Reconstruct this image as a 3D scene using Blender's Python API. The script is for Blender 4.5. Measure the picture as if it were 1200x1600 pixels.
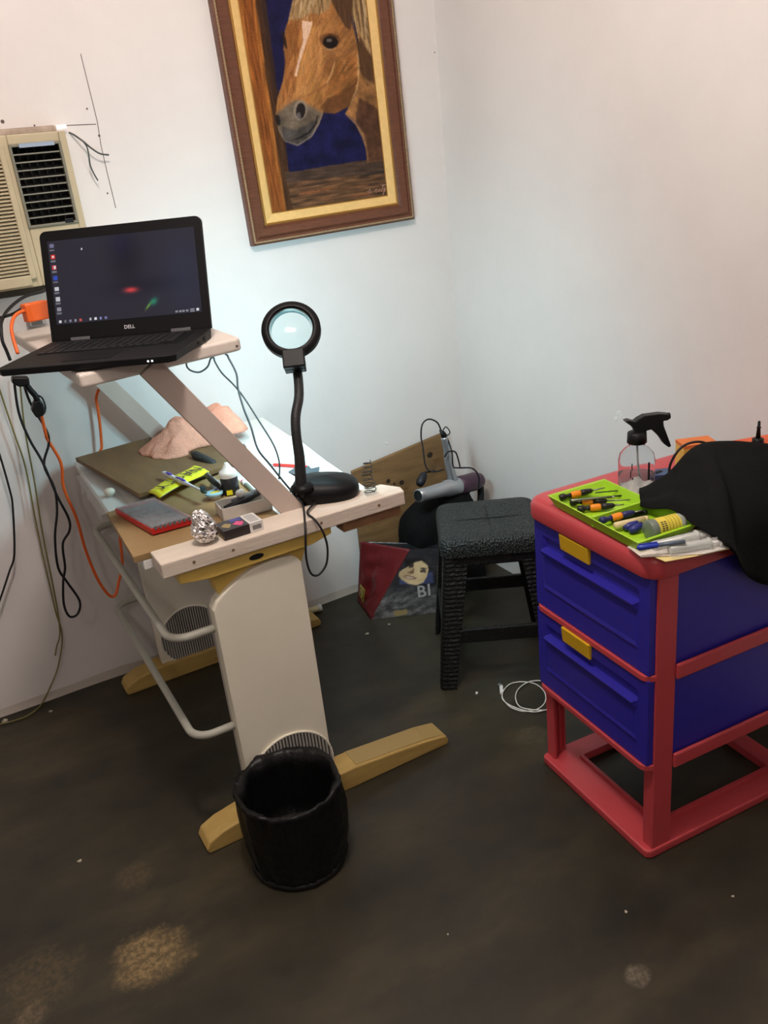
import bpy, bmesh, math, random
import numpy as np
from mathutils import Vector, Matrix, noise
random.seed(7)
rng = np.random.default_rng(7)
scene = bpy.context.scene
col = scene.collection
for o in list(bpy.data.objects): bpy.data.objects.remove(o)

# ------------------------------------------------------------------ camera
CAM = Vector((-1.66004, -2.53678, 1.45))
CR, CU, CF = Vector((0.86647, -0.4887, -0.10196)), Vector((0.27067, 0.28827, 0.9185)), Vector((0.41948, 0.82345, -0.38206))
FPX = 1319.92
cd = bpy.data.cameras.new('camera'); cam = bpy.data.objects.new('camera', cd); col.objects.link(cam)
cd.sensor_fit = 'HORIZONTAL'; cd.sensor_width = 36; cd.lens = 36 * FPX / 1200; cd.clip_start = .02
cam.matrix_world = Matrix(((CR.x, CU.x, -CF.x, CAM.x), (CR.y, CU.y, -CF.y, CAM.y), (CR.z, CU.z, -CF.z, CAM.z), (0, 0, 0, 1)))
scene.camera = cam
# ------------------------------------------------------------------ world, light, exposure
w = bpy.data.worlds.new('world'); scene.world = w; w.use_nodes = True
w.node_tree.nodes['Background'].inputs[0].default_value = (.8, .85, 1, 1)
w.node_tree.nodes['Background'].inputs[1].default_value = .02
BULB_POS = (-1.3, -1.5, 2.6); BULB_W = 64; BULB_COL = (1, .875, .805)
FILL_POS = (-2.3, -3.5, 2.6); FILL_W = 26  # added fill light that brightens the desk panel and lower wall
RING_STRENGTH = 430
vs = scene.view_settings
vs.view_transform = 'Standard'; vs.look = 'None'; vs.gamma = 1; vs.use_curve_mapping = False; vs.exposure = 0

# ------------------------------------------------------------------ helpers
def ray(x, y): return CF + CR * ((x - 600) / FPX) - CU * ((y - 800) / FPX)
def atz(x, y, z): d = ray(x, y); return CAM + d * ((z - CAM.z) / d.z)
def aty(x, y, Y): d = ray(x, y); return CAM + d * ((Y - CAM.y) / d.y)
def lin(c):
    c = np.asarray(c, float) / 255.
    return np.where(c <= .04045, c / 12.92, ((c + .055) / 1.055) ** 2.4)
MATS = {}
def mat(name, c, rough=.5, metal=0, var=0, vscale=20, bump=0, bscale=60, c2=None, spec=.5, stretch=None, emit=0, alpha=1, trans=0, ior=1.45, coat=0):
    if name in MATS: return MATS[name]
    m = bpy.data.materials.new(name); m.use_nodes = True; nt = m.node_tree; b = nt.nodes['Principled BSDF']
    L = lin(c); col4 = (*L, 1)
    b.inputs['Base Color'].default_value = col4; b.inputs['Roughness'].default_value = rough
    b.inputs['Metallic'].default_value = metal; b.inputs['Specular IOR Level'].default_value = spec
    b.inputs['Alpha'].default_value = alpha; b.inputs['Transmission Weight'].default_value = trans; b.inputs['IOR'].default_value = ior
    b.inputs['Coat Weight'].default_value = coat
    tc = nt.nodes.new('ShaderNodeTexCoord'); src = tc.outputs['Object']
    if stretch:
        mp = nt.nodes.new('ShaderNodeMapping'); mp.inputs['Scale'].default_value = stretch
        nt.links.new(src, mp.inputs['Vector']); src = mp.outputs[0]
    if var or c2 is not None:
        n = nt.nodes.new('ShaderNodeTexNoise'); n.inputs['Scale'].default_value = vscale; n.inputs['Detail'].default_value = 6; n.inputs['Roughness'].default_value = .65
        nt.links.new(src, n.inputs['Vector'])
        rp = nt.nodes.new('ShaderNodeValToRGB'); rp.color_ramp.elements[0].position = .3; rp.color_ramp.elements[1].position = .7
        if c2 is not None: a, bb = L, lin(c2)
        else: a, bb = L * (1 - var), np.minimum(L * (1 + var), 1)
        rp.color_ramp.elements[0].color = (*a, 1); rp.color_ramp.elements[1].color = (*bb, 1)
        nt.links.new(n.outputs[0], rp.inputs[0]); nt.links.new(rp.outputs[0], b.inputs['Base Color'])
    if bump:
        n2 = nt.nodes.new('ShaderNodeTexNoise'); n2.inputs['Scale'].default_value = bscale; n2.inputs['Detail'].default_value = 5
        nt.links.new(src, n2.inputs['Vector'])
        bp = nt.nodes.new('ShaderNodeBump'); bp.inputs['Strength'].default_value = bump; bp.inputs['Distance'].default_value = .01
        nt.links.new(n2.outputs[0], bp.inputs['Height']); nt.links.new(bp.outputs[0], b.inputs['Normal'])
    if emit:
        b.inputs['Emission Color'].default_value = col4; b.inputs['Emission Strength'].default_value = emit
    MATS[name] = m; return m
def vmat(name, rough=.5, emit=0, bump=0, spec=.5):
    if name in MATS: return MATS[name]
    m = bpy.data.materials.new(name); m.use_nodes = True; nt = m.node_tree; b = nt.nodes['Principled BSDF']
    a = nt.nodes.new('ShaderNodeAttribute'); a.attribute_name = 'print'
    b.inputs['Roughness'].default_value = rough; b.inputs['Specular IOR Level'].default_value = spec
    if emit:
        b.inputs['Base Color'].default_value = (.01, .01, .012, 1)
        nt.links.new(a.outputs['Color'], b.inputs['Emission Color']); b.inputs['Emission Strength'].default_value = emit
    else: nt.links.new(a.outputs['Color'], b.inputs['Base Color'])
    if bump:
        n2 = nt.nodes.new('ShaderNodeTexNoise'); n2.inputs['Scale'].default_value = 120
        tc = nt.nodes.new('ShaderNodeTexCoord'); nt.links.new(tc.outputs['Object'], n2.inputs['Vector'])
        bp = nt.nodes.new('ShaderNodeBump'); bp.inputs['Strength'].default_value = bump; bp.inputs['Distance'].default_value = .004
        nt.links.new(n2.outputs[0], bp.inputs['Height']); nt.links.new(bp.outputs[0], b.inputs['Normal'])
    MATS[name] = m; return m

def world_offset(p):
    while p is not None and p.parent is not None: p = p.parent
    return Vector(p.location) if (p is not None and p.get('_world')) else Vector((0,0,0))
class MB:
    def __init__(s): s.v = []; s.f = []
    def add(s, vs_, fs):
        k = len(s.v); s.v += [tuple(v) for v in vs_]; s.f += [tuple(i + k for i in f) for f in fs]; return s
    def box(s, x0, x1, y0, y1, z0, z1):
        return s.add([(x0,y0,z0),(x1,y0,z0),(x1,y1,z0),(x0,y1,z0),(x0,y0,z1),(x1,y0,z1),(x1,y1,z1),(x0,y1,z1)],
                     [(3,2,1,0),(4,5,6,7),(0,1,5,4),(1,2,6,5),(2,3,7,6),(3,0,4,7)])
    def hexa(s, b4, t4): # bottom quad (ccw from above), top quad
        return s.add(list(b4) + list(t4), [(3,2,1,0),(4,5,6,7),(0,1,5,4),(1,2,6,5),(2,3,7,6),(3,0,4,7)])
    def prism(s, pts, org, ex, ey, d): # 2D outline in plane ex,ey; extruded by vector d
        org, ex, ey, d = Vector(org), Vector(ex), Vector(ey), Vector(d); n = len(pts)
        a = [org + ex * p[0] + ey * p[1] for p in pts]; b = [q + d for q in a]
        fl = (ex.cross(ey)).dot(d) > 0
        ar = sum(pts[i][0]*pts[(i+1)%n][1]-pts[(i+1)%n][0]*pts[i][1] for i in range(n)) > 0
        fs = [tuple(range(n)), tuple(range(2*n-1, n-1, -1))] + [(i, n+i, n+(i+1)%n, (i+1)%n) for i in range(n)]
        if fl == ar: fs = [tuple(reversed(f)) for f in fs]
        return s.add(a + b, fs)
    def tube(s, path, rad, n=8, closed=False, caps=True):
        path = [Vector(p) for p in path]; N = len(path)
        rs = rad if isinstance(rad, (list, tuple)) else [rad] * N
        t0 = (path[1] - path[0]).normalized(); up = Vector((0,0,1)) if abs(t0.z) < .9 else Vector((1,0,0))
        nx = t0.cross(up).normalized(); vs_ = []
        for i in range(N):
            t = (path[(i+1) % N] - path[i-1]) if closed else (path[min(i+1, N-1)] - path[max(i-1, 0)])
            if t.length < 1e-9: t = t0
            t.normalize(); nx = nx - t * nx.dot(t)
            if nx.length < 1e-6: nx = t.orthogonal()
            nx.normalize(); ny = t.cross(nx)
            for k in range(n):
                a = 2*math.pi*k/n; vs_.append(path[i] + (nx*math.cos(a) + ny*math.sin(a)) * rs[i])
        fs = []
        M = N if closed else N-1
        for i in range(M):
            j = (i+1) % N
            for k in range(n): fs.append((i*n+k, i*n+(k+1)%n, j*n+(k+1)%n, j*n+k))
        if caps and not closed: fs += [tuple(range(n-1, -1, -1)), tuple((N-1)*n+k for k in range(n))]
        return s.add(vs_, fs)
    def lathe(s, p0, p1, prof, n=20, caps=True): # prof: list (t, r) along p0->p1 ; t in metres
        p0, p1 = Vector(p0), Vector(p1); d = (p1-p0).normalized(); nx = d.orthogonal().normalized(); ny = d.cross(nx); vs_ = []
        for t, r in prof:
            for k in range(n):
                a = 2*math.pi*k/n; vs_.append(p0 + d*t + (nx*math.cos(a)+ny*math.sin(a))*r)
        N = len(prof); fs = [(i*n+k, i*n+(k+1)%n, (i+1)*n+(k+1)%n, (i+1)*n+k) for i in range(N-1) for k in range(n)]
        if caps: fs += [tuple(range(n-1,-1,-1)), tuple((N-1)*n+k for k in range(n))]
        return s.add(vs_, fs)
    def grid(s, P): # P[i][j] points
        a, b = len(P), len(P[0]); vs_ = [p for row in P for p in row]
        return s.add(vs_, [(i*b+j, i*b+j+1, (i+1)*b+j+1, (i+1)*b+j) for i in range(a-1) for j in range(b-1)])
    def build(s, name, m, parent=None, smooth=False, bevel=0, bseg=2, sub=0, solid=0, org=None, offset=0):
        me = bpy.data.meshes.new(name); vs_ = s.v
        o_ = Vector(org) if org is not None else world_offset(parent)
        vs_ = [(v[0]-o_.x, v[1]-o_.y, v[2]-o_.z) for v in vs_]
        me.from_pydata(vs_, [], s.f); me.update(); me.validate()
        o = bpy.data.objects.new(name, me); col.objects.link(o)
        if parent is not None: o.parent = parent
        elif org is not None: o.location = o_
        if m: me.materials.append(m)
        if smooth: me.polygons.foreach_set('use_smooth', [True]*len(me.polygons))
        if solid:
            md = o.modifiers.new('solid','SOLIDIFY'); md.thickness = solid; md.offset = offset
        if bevel:
            md = o.modifiers.new('bevel','BEVEL'); md.width = bevel; md.segments = bseg; md.limit_method = 'ANGLE'; md.angle_limit = math.radians(35)
        if sub:
            md = o.modifiers.new('sub','SUBSURF'); md.levels = sub; md.render_levels = sub
        return o
def tag(o, label, cat, group=None):
    o['label'] = label; o['category'] = cat
    if group: o['group'] = group
    return o
def thing(name, label, cat, loc=(0,0,0), rotz=0, world=True, group=None):
    # world=True: parts are given in world coordinates (no rotation); False: in the thing's own frame
    o = bpy.data.objects.new(name, None); col.objects.link(o); o.empty_display_size = .05
    o.location = loc; o.rotation_euler = (0,0,rotz); tag(o, label, cat, group)
    if world: o['_world'] = 1
    return o
def struct(o): o['kind'] = 'structure'; return o
def smoothpath(pts, n=6, closed=False):
    P = [Vector(p) for p in pts]; N = len(P); out = []
    rngi = range(N if closed else N-1)
    for i in rngi:
        g = (lambda k: P[k % N]) if closed else (lambda k: P[max(0, min(N-1, k))])
        a, b, c, d = g(i-1), g(i), g(i+1), g(i+2)
        for k in range(n):
            t = k/n
            out.append(.5*((2*b)+(c-a)*t+(2*a-5*b+4*c-d)*t*t+(3*b-a-3*c+d)*t**3))
    if not closed: out.append(P[-1])
    return out
def text_mesh(s, size, name='text', bold=.018):
    cu = bpy.data.curves.new(name, 'FONT'); cu.body = s; cu.size = size; cu.extrude = 0; cu.offset = bold*size; cu.align_x = 'CENTER'; cu.align_y = 'CENTER'; cu.resolution_u = 3
    t = bpy.data.objects.new(name, cu); col.objects.link(t)
    dg = bpy.context.evaluated_depsgraph_get(); me = bpy.data.meshes.new_from_object(t.evaluated_get(dg))
    bpy.data.objects.remove(t); return me
def place_text(s, size, org, ex, ey, m, parent, name='lettering', th=.0003):
    me = text_mesh(s, size); ex, ey = Vector(ex), Vector(ey); n = ex.cross(ey).normalized()
    o_ = Vector(org) - world_offset(parent)
    for v in me.vertices: v.co = o_ + ex*v.co.x + ey*v.co.y + n*th
    me.materials.clear(); me.materials.append(m); me.name = name
    o = bpy.data.objects.new(name, me); col.objects.link(o); o.parent = parent; return o
def polymask(poly, U, Vv):
    inside = np.zeros(U.shape, bool); n = len(poly)
    for i in range(n):
        x1, y1 = poly[i]; x2, y2 = poly[(i+1) % n]
        if y1 == y2: continue
        c = ((y1 > Vv) != (y2 > Vv)) & (U < (x2-x1)*(Vv-y1)/(y2-y1)+x1); inside ^= c
    return inside.astype(float)
def blur(a, k):
    for _ in range(int(k)):
        p = np.pad(a, 1, mode='edge'); a = (p[:-2,1:-1]+p[2:,1:-1]+p[1:-1,:-2]+p[1:-1,2:]+2*a)/6
    return a
def print_grid(name, posf, img, m, parent, smooth=False):
    # img: H x W x 3 (sRGB 0-255), row 0 = top ; posf(u,v)->point, v=0 top. one cell per pixel
    Hh, Ww = img.shape[:2]
    P = [[posf(j/(Ww-1), i/(Hh-1)) for j in range(Ww)] for i in range(Hh)]
    mb = MB(); mb.grid(P); mb.f = [tuple(reversed(q)) for q in mb.f]
    o = mb.build(name, m, parent, smooth=smooth); me = o.data
    at = me.color_attributes.new('print', 'FLOAT_COLOR', 'POINT')
    c = np.ones((Hh*Ww, 4)); c[:, :3] = lin(np.clip(img, 0, 255).reshape(-1, 3)); at.data.foreach_set('color', c.ravel())
    return o
def fnoise(p, s, k=0): return noise.noise(Vector((p[0]*s+k, p[1]*s+k*.7, p[2]*s-k)))

# ------------------------------------------------------------------ common materials
M_black = mat('black_plastic', (16,16,18), .45, spec=.35)
M_cord = mat('black_cord', (20,20,23), .5)
M_dark = mat('dark_gap', (12,12,12), .8)
M_white = mat('white_plastic', (225,225,222), .45)
M_steel = mat('steel', (165,165,168), .3, 1)

# ------------------------------------------------------------------ the room
def wall_material():
    m = mat('painted_plaster', (226,222,219), .75, bump=.12, bscale=22, c2=(216,212,210), vscale=1.6)
    return m
MW = wall_material()
def floor_material():
    m = bpy.data.materials.new('dark_polished_concrete'); m.use_nodes = True; nt = m.node_tree; b = nt.nodes['Principled BSDF']
    tc = nt.nodes.new('ShaderNodeTexCoord')
    def nz(scale, det=6, stretch=None, rough=.6):
        n = nt.nodes.new('ShaderNodeTexNoise'); n.inputs['Scale'].default_value = scale; n.inputs['Detail'].default_value = det; n.inputs['Roughness'].default_value = rough
        if stretch:
            mp = nt.nodes.new('ShaderNodeMapping'); mp.inputs['Scale'].default_value = stretch; mp.inputs['Rotation'].default_value = (0,0,.5)
            nt.links.new(tc.outputs['Object'], mp.inputs[0]); nt.links.new(mp.outputs[0], n.inputs[0])
        else: nt.links.new(tc.outputs['Object'], n.inputs[0])
        return n
    def ramp(src, stops):
        rp = nt.nodes.new('ShaderNodeValToRGB'); e = rp.color_ramp.elements
        while len(e) < len(stops): e.new(.5)
        for q, (p, c) in zip(e, stops): q.position = p; q.color = (*lin(c), 1)
        nt.links.new(src, rp.inputs[0]); return rp
    def mix(fac, a, bb):
        x = nt.nodes.new('ShaderNodeMix'); x.data_type = 'RGBA'; nt.links.new(fac, x.inputs[0]); nt.links.new(a, x.inputs[6])
        if isinstance(bb, tuple): x.inputs[7].default_value = (*lin(bb), 1)
        else: nt.links.new(bb, x.inputs[7])
        return x.outputs[2]
    n1 = nz(2.2, 8, (1, 2.2, 1)); r1 = ramp(n1.outputs[0], [(.3, (29,28,22)), (.52, (45,42,32)), (.75, (72,64,44))])
    n2 = nz(14, 8); r2 = ramp(n2.outputs[0], [(.35, (0,0,0)), (.75, (255,255,255))])
    mu = nt.nodes.new('ShaderNodeMath'); mu.operation = 'MULTIPLY'; mu.inputs[1].default_value = .35; nt.links.new(r2.outputs[0], mu.inputs[0])
    c = mix(mu.outputs[0], r1.outputs[0], (66,57,40))
    # worn ochre patches: (x, y, radius, strength)
    for (px, py, rad, colr, hard) in PATCHES:
        p = atz(px, py, 0); g = nt.nodes.new('ShaderNodeVectorMath'); g.operation = 'DISTANCE'; nt.links.new(tc.outputs['Object'], g.inputs[0]); g.inputs[1].default_value = p
        n3 = nz(13, 12, None, .75); ad = nt.nodes.new('ShaderNodeMath'); ad.operation = 'MULTIPLY_ADD'; nt.links.new(n3.outputs[0], ad.inputs[0]); ad.inputs[1].default_value = rad*1.7; nt.links.new(g.outputs['Value'], ad.inputs[2])
        mr = nt.nodes.new('ShaderNodeMapRange'); mr.inputs[1].default_value = rad*(1.85+hard*.0); mr.inputs[2].default_value = rad*1.35; mr.inputs[3].default_value = 0; mr.inputs[4].default_value = hard
        nt.links.new(ad.outputs[0], mr.inputs[0])
        n5 = nz(75, 6, None, .7); m5 = nt.nodes.new('ShaderNodeMapRange'); m5.inputs[1].default_value = .42; m5.inputs[2].default_value = .60; m5.inputs[3].default_value = .25; nt.links.new(n5.outputs[0], m5.inputs[0])
        mm = nt.nodes.new('ShaderNodeMath'); mm.operation = 'MULTIPLY'; nt.links.new(mr.outputs[0], mm.inputs[0]); nt.links.new(m5.outputs[0], mm.inputs[1]); c = mix(mm.outputs[0], c, colr)
    nt.links.new(c, b.inputs['Base Color'])
    n4 = nz(9, 5); mr = nt.nodes.new('ShaderNodeMapRange'); mr.inputs[3].default_value = .3; mr.inputs[4].default_value = .62; nt.links.new(n4.outputs[0], mr.inputs[0]); nt.links.new(mr.outputs[0], b.inputs['Roughness'])
    bp = nt.nodes.new('ShaderNodeBump'); bp.inputs['Strength'].default_value = .1; bp.inputs['Distance'].default_value = .01
    nt.links.new(n2.outputs[0], bp.inputs['Height']); nt.links.new(bp.outputs[0], b.inputs['Normal'])
    b.inputs['Specular IOR Level'].default_value = .4
    return m
PATCHES = [(235,1495,.085,(140,118,80),.95),(60,1530,.10,(104,90,62),.45),(210,1370,.05,(104,88,62),.4),(995,1524,.026,(120,112,96),.75),(50,1590,.04,(120,104,80),.5),(830,1150,.05,(88,78,58),.5)]
MFl = floor_material()
X0, Y0, ZC = -4.6, -6.0, 2.75
struct(MB().box(X0-.1, .1, Y0-.1, .1, -.1, 0).build('floor', MFl))
wall_back = struct(MB().box(X0-.1, .1, 0, .1, 0, ZC).build('wall_back', MW))
struct(MB().box(0, .1, Y0, 0, 0, ZC).build('wall_right', MW))
struct(MB().box(X0-.1, X0, Y0, 0, 0, ZC).build('wall_left', MW))
struct(MB().box(X0-.1, .1, Y0-.1, Y0, 0, ZC).build('wall_front', MW))
struct(MB().box(X0-.1, .1, Y0-.1, .1, ZC, ZC+.1).build('ceiling', MW))
# rough plaster foot along the back wall
mb = MB(); prev = None; P_ = []
for i in range(61):
    x = X0 + (0-X0)*i/60; h = .012 + .010*noise.noise(Vector((x*6, 0, 0))); d = .006 + .006*noise.noise(Vector((x*5, 3, 0)))
    P_.append([(x, -.0005, h+.012), (x, -d*.6-.001, h*.8), (x, -d-.004, .0)])
mb.grid(P_); mb.f = [tuple(reversed(f)) for f in mb.f]; o = mb.build('baseboard_back', mat('plaster_foot', (176,168,158), .85, bump=.3, bscale=40), smooth=True); struct(o)
# hairline cracks of the back wall
MC = mat('crack', (96,84,78), .9)
def wall_line(pts, r_, name='crack'):
    MB().tube([aty(x, y, -.0006) for x, y in pts], r_, 4).build(name, MC, wall_back)
wall_line([(126,84),(136,125),(146,165),(152,190),(158,228),(168,272),(181,325)], .0009)
wall_line([(104,196),(125,195),(150,194)], .0009)
for (x, y, r_) in [(155,212,.004),(136,170,.003),(168,302,.003),(4,190,.006),(54,196,.003),(679,82,.0025)]:
    p = aty(x, y, 0); MB().lathe(p + Vector((0,.001,0)), p + Vector((0,-1,0)), [(0, r_), (.002, r_*.7)], 7).build('plaster_chip', MC, wall_back)
for (x, y, r_) in [(968,648,.016),(962,655,.01)]:
    d = ray(x, y); p = CAM + d * (-CAM.x / d.x); MB().lathe(p + Vector((.001,0,0)), p + Vector((-1,0,0)), [(0, r_), (.0012, r_*.75), (.0014, r_*.3)], 9).build('filler_patch', mat('filler', (226,224,220), .9, bump=.3, bscale=90), bpy.data.objects['wall_right'], smooth=True)
p = aty(604, 693, 0); MB().lathe(p + Vector((0,.001,0)), p + Vector((0,-1,0)), [(0, .006), (.003, .003)], 9).build('filler_patch', mat('filler', (232,232,230)), wall_back, smooth=True)

# ceiling bulbs out of the picture: the room's lamp plus an added fill light
def bulb(pos, watt, label):
    t = thing('ceiling_bulb', label, 'lamp', (pos[0], pos[1], ZC))
    MB().lathe((pos[0],pos[1],ZC), (pos[0],pos[1],0), [(0,.05),(.02,.05),(.03,.022),(.09,.02)], 20).build('lamp_holder', M_white, t, smooth=True)
    g = mat('bulb_glow', (255,238,228), .4, emit=2.5)
    prof = [(0,.014),(.02,.02),(.045,.035),(.07,.04),(.095,.034),(.108,.018),(.112,.002)]
    MB().lathe((pos[0],pos[1],ZC-.088), (pos[0],pos[1],0), prof, 20).build('glass_bulb', g, t, smooth=True)
    l = bpy.data.lights.new('bulb_light', 'POINT'); l.energy = watt; l.color = BULB_COL; l.shadow_soft_size = .09
    lo = bpy.data.objects.new('bulb_light', l); col.objects.link(lo); lo.location = (0, 0, -.32); lo.parent = t
bulb(BULB_POS, BULB_W, 'bare glowing bulb on the ceiling above the desk side of the room')
bulb(FILL_POS, FILL_W, 'added fill bulb on the ceiling behind the viewer, out of view')

# ------------------------------------------------------------------ framed horse painting
def make_painting():
    yf = -.03
    BL, BR = aty(398, 385, yf), aty(652, 337.5, yf); TL0, TR0 = aty(335, 0, yf), aty(625.6, 0, yf)
    ex = (BR-BL); W = ex.length; ex = ex.normalized(); ex = (ex*.55 + Vector((1,0,0))*.45).normalized(); ez = Vector((-ex.z, 0, ex.x)); H = .84
    BL = Vector(((BL.x+TL0.x)/2, 0, BL.z)); W = ((BR.x-BL.x)+(TR0.x-TL0.x))/2
    W = .572
    t = thing('framed_painting', 'oil painting of a brown horse in a carved brown and gold frame', 'painting', BL)
    def pt(u, v, d): return BL + ex*u + ez*v + Vector((0,-d,0))
    Mb = mat('frame_wood', (98,58,40), .4, var=.25, vscale=30, stretch=(1,1,6), bump=.05)
    Mg = mat('frame_liner', (222,184,118), .55, var=.08, vscale=60)
    Mgo = mat('frame_gilt', (170,126,62), .35, metal=.4)
    Mr = mat('rope_bead', (150,128,96), .5, var=.3, vscale=200)
    fw, lw = .055, .031
    def ring(name, o0, o1, prof, m, smooth=False, bevel=0): # four mitred sides between inset o0 and o1; prof list (frac, depth)
        cs = [(0,0),(W,0),(W,H),(0,H)]; sg = [(1,1),(-1,1),(-1,-1),(1,-1)]
        for k in range(4):
            P = []
            for q in (k, (k+1) % 4):
                P.append([pt(cs[q][0]+sg[q][0]*(o0+(o1-o0)*fr), cs[q][1]+sg[q][1]*(o0+(o1-o0)*fr), d) for fr, d in prof])
            m_ = MB(); m_.grid(P); m_.f = [tuple(reversed(f)) for f in m_.f]; m_.build(name, m, t, smooth=smooth)
    ring('frame_rail', 0, fw, [(0,.0),(0,.024),(.12,.028),(.3,.024),(.45,.03),(.8,.026),(.9,.02),(1,.016)], Mb)
    ring('gilt_edge', fw-.004, fw+.004, [(0,.018),(.5,.021),(1,.016)], Mgo)
    ring('liner', fw+.003, fw+lw, [(0,.017),(.75,.012),(1,.006)], Mg)
    ring('inner_gilt', fw+lw-.005, fw+lw+.002, [(0,.009),(.5,.010),(1,.005)], Mgo)
    # twisted rope bead
    def rope(a, b):
        n = int((b-a).length/.004); pts = [a+(b-a)*i/n for i in range(n+1)]
        return MB().tube(pts, [.0022 + (.0011 if i % 2 else 0) for i in range(n+1)], 5)
    q = .008
    for a, b in (((q,q),(W-q,q)),((W-q,q),(W-q,H-q)),((W-q,H-q),(q,H-q)),((q,H-q),(q,q))):
        rope(pt(*a,.0285), pt(*b,.0285)).build('rope_bead', Mr, t)
    MB().hexa([pt(.01,.01,.002),pt(W-.01,.01,.002),pt(W-.01,.01,.008),pt(.01,.01,.008)][::1], [pt(.01,H-.01,.002),pt(W-.01,H-.01,.002),pt(W-.01,H-.01,.008),pt(.01,H-.01,.008)]).build('backing', Mb, t)
    # the picture: flat paint on canvas, laid out in the canvas' own plane
    c0, c1, r0, r1 = fw+lw, W-fw-lw, fw+lw, H-fw-lw
    NW, NH = 200, int(200*(r1-r0)/(c1-c0))
    def uv(cx, cy): # drawing coordinates -> canvas pixel (col,row)
        p = aty(320+cx/3.158, cy/3.158, -.01) - BL
        return ((p.dot(ex)-c0)/(c1-c0)*NW, NH-(p.dot(ez)-r0)/(r1-r0)*NH)
    Vv, U = np.mgrid[0:NH, 0:NW].astype(float)
    img = np.zeros((NH, NW, 3)); img[:] = (25,24,58)
    n2 = np.array([[noise.noise(Vector((j*.05, i*.05, 1))) + .5*noise.noise(Vector((j*.15, i*.15, 5))) for j in range(NW)] for i in range(NH)])
    st = np.array([[noise.noise(Vector((j*.35, i*.03, 9))) for j in range(NW)] for i in range(NH)])
    sh = np.array([[noise.noise(Vector((j*.04, i*.3, 19))) for j in range(NW)] for i in range(NH)])
    img += n2[..., None]*np.array((8,7,16))
    clip = None
    def lay(poly, c, k=1, amp=0, tex=None, a=1.):
        nonlocal img
        m_ = blur(polymask([uv(*p) for p in poly], U, Vv), k)[..., None]*a
        if clip is not None: m_ = m_*clip[..., None]
        cc = np.array(c, float)[None, None]
        if amp: cc = cc*(1 + amp*(n2 if tex is None else tex))[..., None]
        img = img*(1-m_) + cc*m_
    def ell(cx, cy, rx, ry, c, k=1, a=1., rot=0):
        lay([(cx+rx*math.cos(q_)*math.cos(rot)-ry*math.sin(q_)*math.sin(rot), cy+rx*math.cos(q_)*math.sin(rot)+ry*math.sin(q_)*math.cos(rot)) for q_ in np.linspace(0, 2*math.pi, 20)[:-1]], c, k, a=a)
    def stroke(pts, wd, c, k=1, a=1.):
        P = [np.array(p, float) for p in pts]; L_, R_ = [], []
        for i in range(len(P)):
            d = P[min(i+1, len(P)-1)]-P[max(i-1, 0)]; d /= np.linalg.norm(d)+1e-9; nrm = np.array((-d[1], d[0]))*wd/2
            s_ = 1 if 0 < i < len(P)-1 else .4
            L_.append(P[i]+nrm*s_); R_.append(P[i]-nrm*s_)
        lay([tuple(p) for p in L_]+[tuple(p) for p in reversed(R_)], c, k, a=a)
    T = -420
    # wooden post on the left
    lay([(60,T),(195,T),(270,0),(330,400),(395,750),(450,1060),(250,1130),(140,0)], (148,92,42), 2, .35, st)
    lay([(130,T),(170,T),(235,0),(270,300),(330,700),(400,1060),(340,1080),(250,500)], (118,66,30), 5, .3, st, .8)
    lay([(180,T),(215,T),(300,0),(352,400),(412,750),(455,1060),(405,1066),(330,560),(250,0)], (56,38,26), 3, .3, st, .9)
    # plank rails at the bottom
    lay([(395,850),(950,760),(965,1000),(440,1070)], (92,66,46), 2, .5, sh)
    lay([(395,850),(950,760),(950,840),(400,900)], (66,52,44), 4, .3, sh, .9)
    for _ in range(9):
        x = rng.uniform(450,850); y = rng.uniform(900,1010)-(x-450)*.12; l = rng.uniform(60,150)
        stroke([(x,y),(x+l/2,y-l*.08),(x+l,y-l*.15)], rng.uniform(8,18), [(140,84,52),(120,78,50),(54,42,36)][_ % 3], 2, .7)
    stroke([(760,870),(840,850),(930,838)], 16, (40,34,32), 2, .8)
    # body and neck
    lay([(640,T),(900,T),(930,780),(800,800),(785,680),(750,600),(690,560),(750,450),(755,200)], (140,98,58), 2, .35, n2)
    lay([(745,180),(860,200),(880,420),(800,420),(750,330)], (72,50,34), 6, .3, st, .85)
    lay([(770,380),(860,470),(900,600),(920,640),(915,560),(880,430)], (158,116,70), 6, .2, None, .7)
    lay([(760,480),(860,540),(920,640),(930,780),(805,800),(790,680),(740,580)], (70,46,34), 7, .3, None, .9)
    stroke([(692,562),(735,600),(772,660),(792,720)], 16, (160,120,74), 2, .8)
    # mane
    lay([(690,T),(880,T),(868,0),(895,260),(850,320),(790,230),(760,160),(720,60)], (150,122,84), 3, .5, st)
    for i in range(26):
        x = rng.uniform(725,855); l = rng.uniform(120,300); y = rng.uniform(-300,40)
        stroke([(x,y),(x+rng.uniform(0,20),y+l*.5),(x+rng.uniform(5,45),y+l)], rng.uniform(6,13), [(196,170,128),(108,84,54),(176,150,110),(84,62,42)][i % 4], 1, .75)
    # dark blue under the jaw
    lay([(398,690),(560,570),(620,560),(690,562),(740,610),(775,680),(795,785),(600,815),(415,848)], (23,23,60), 2, .35, n2)
    # head
    head = [(415,90),(440,20),(500,-40),(600,-60),(690,0),(722,110),(752,230),(756,340),(748,440),(712,520),(640,557),(585,552),(562,610),(525,675),(455,716),(390,690),(362,640),(350,560),(358,480),(385,400),(398,320),(388,240),(395,150)]
    lay(head, (150,102,58), 1, .25, n2)
    lay([(400,120),(470,100),(470,330),(430,460),(370,520),(390,400),(398,240)], (128,78,40), 5, .2, st, .75)
    lay([(520,140),(575,120),(580,300),(520,470),(440,470),(470,330)], (184,132,78), 6, .15, st, .8)
    lay([(600,330),(740,260),(752,420),(700,520),(600,548),(570,500),(620,420)], (142,90,46), 6, .2, None, .8)
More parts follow.
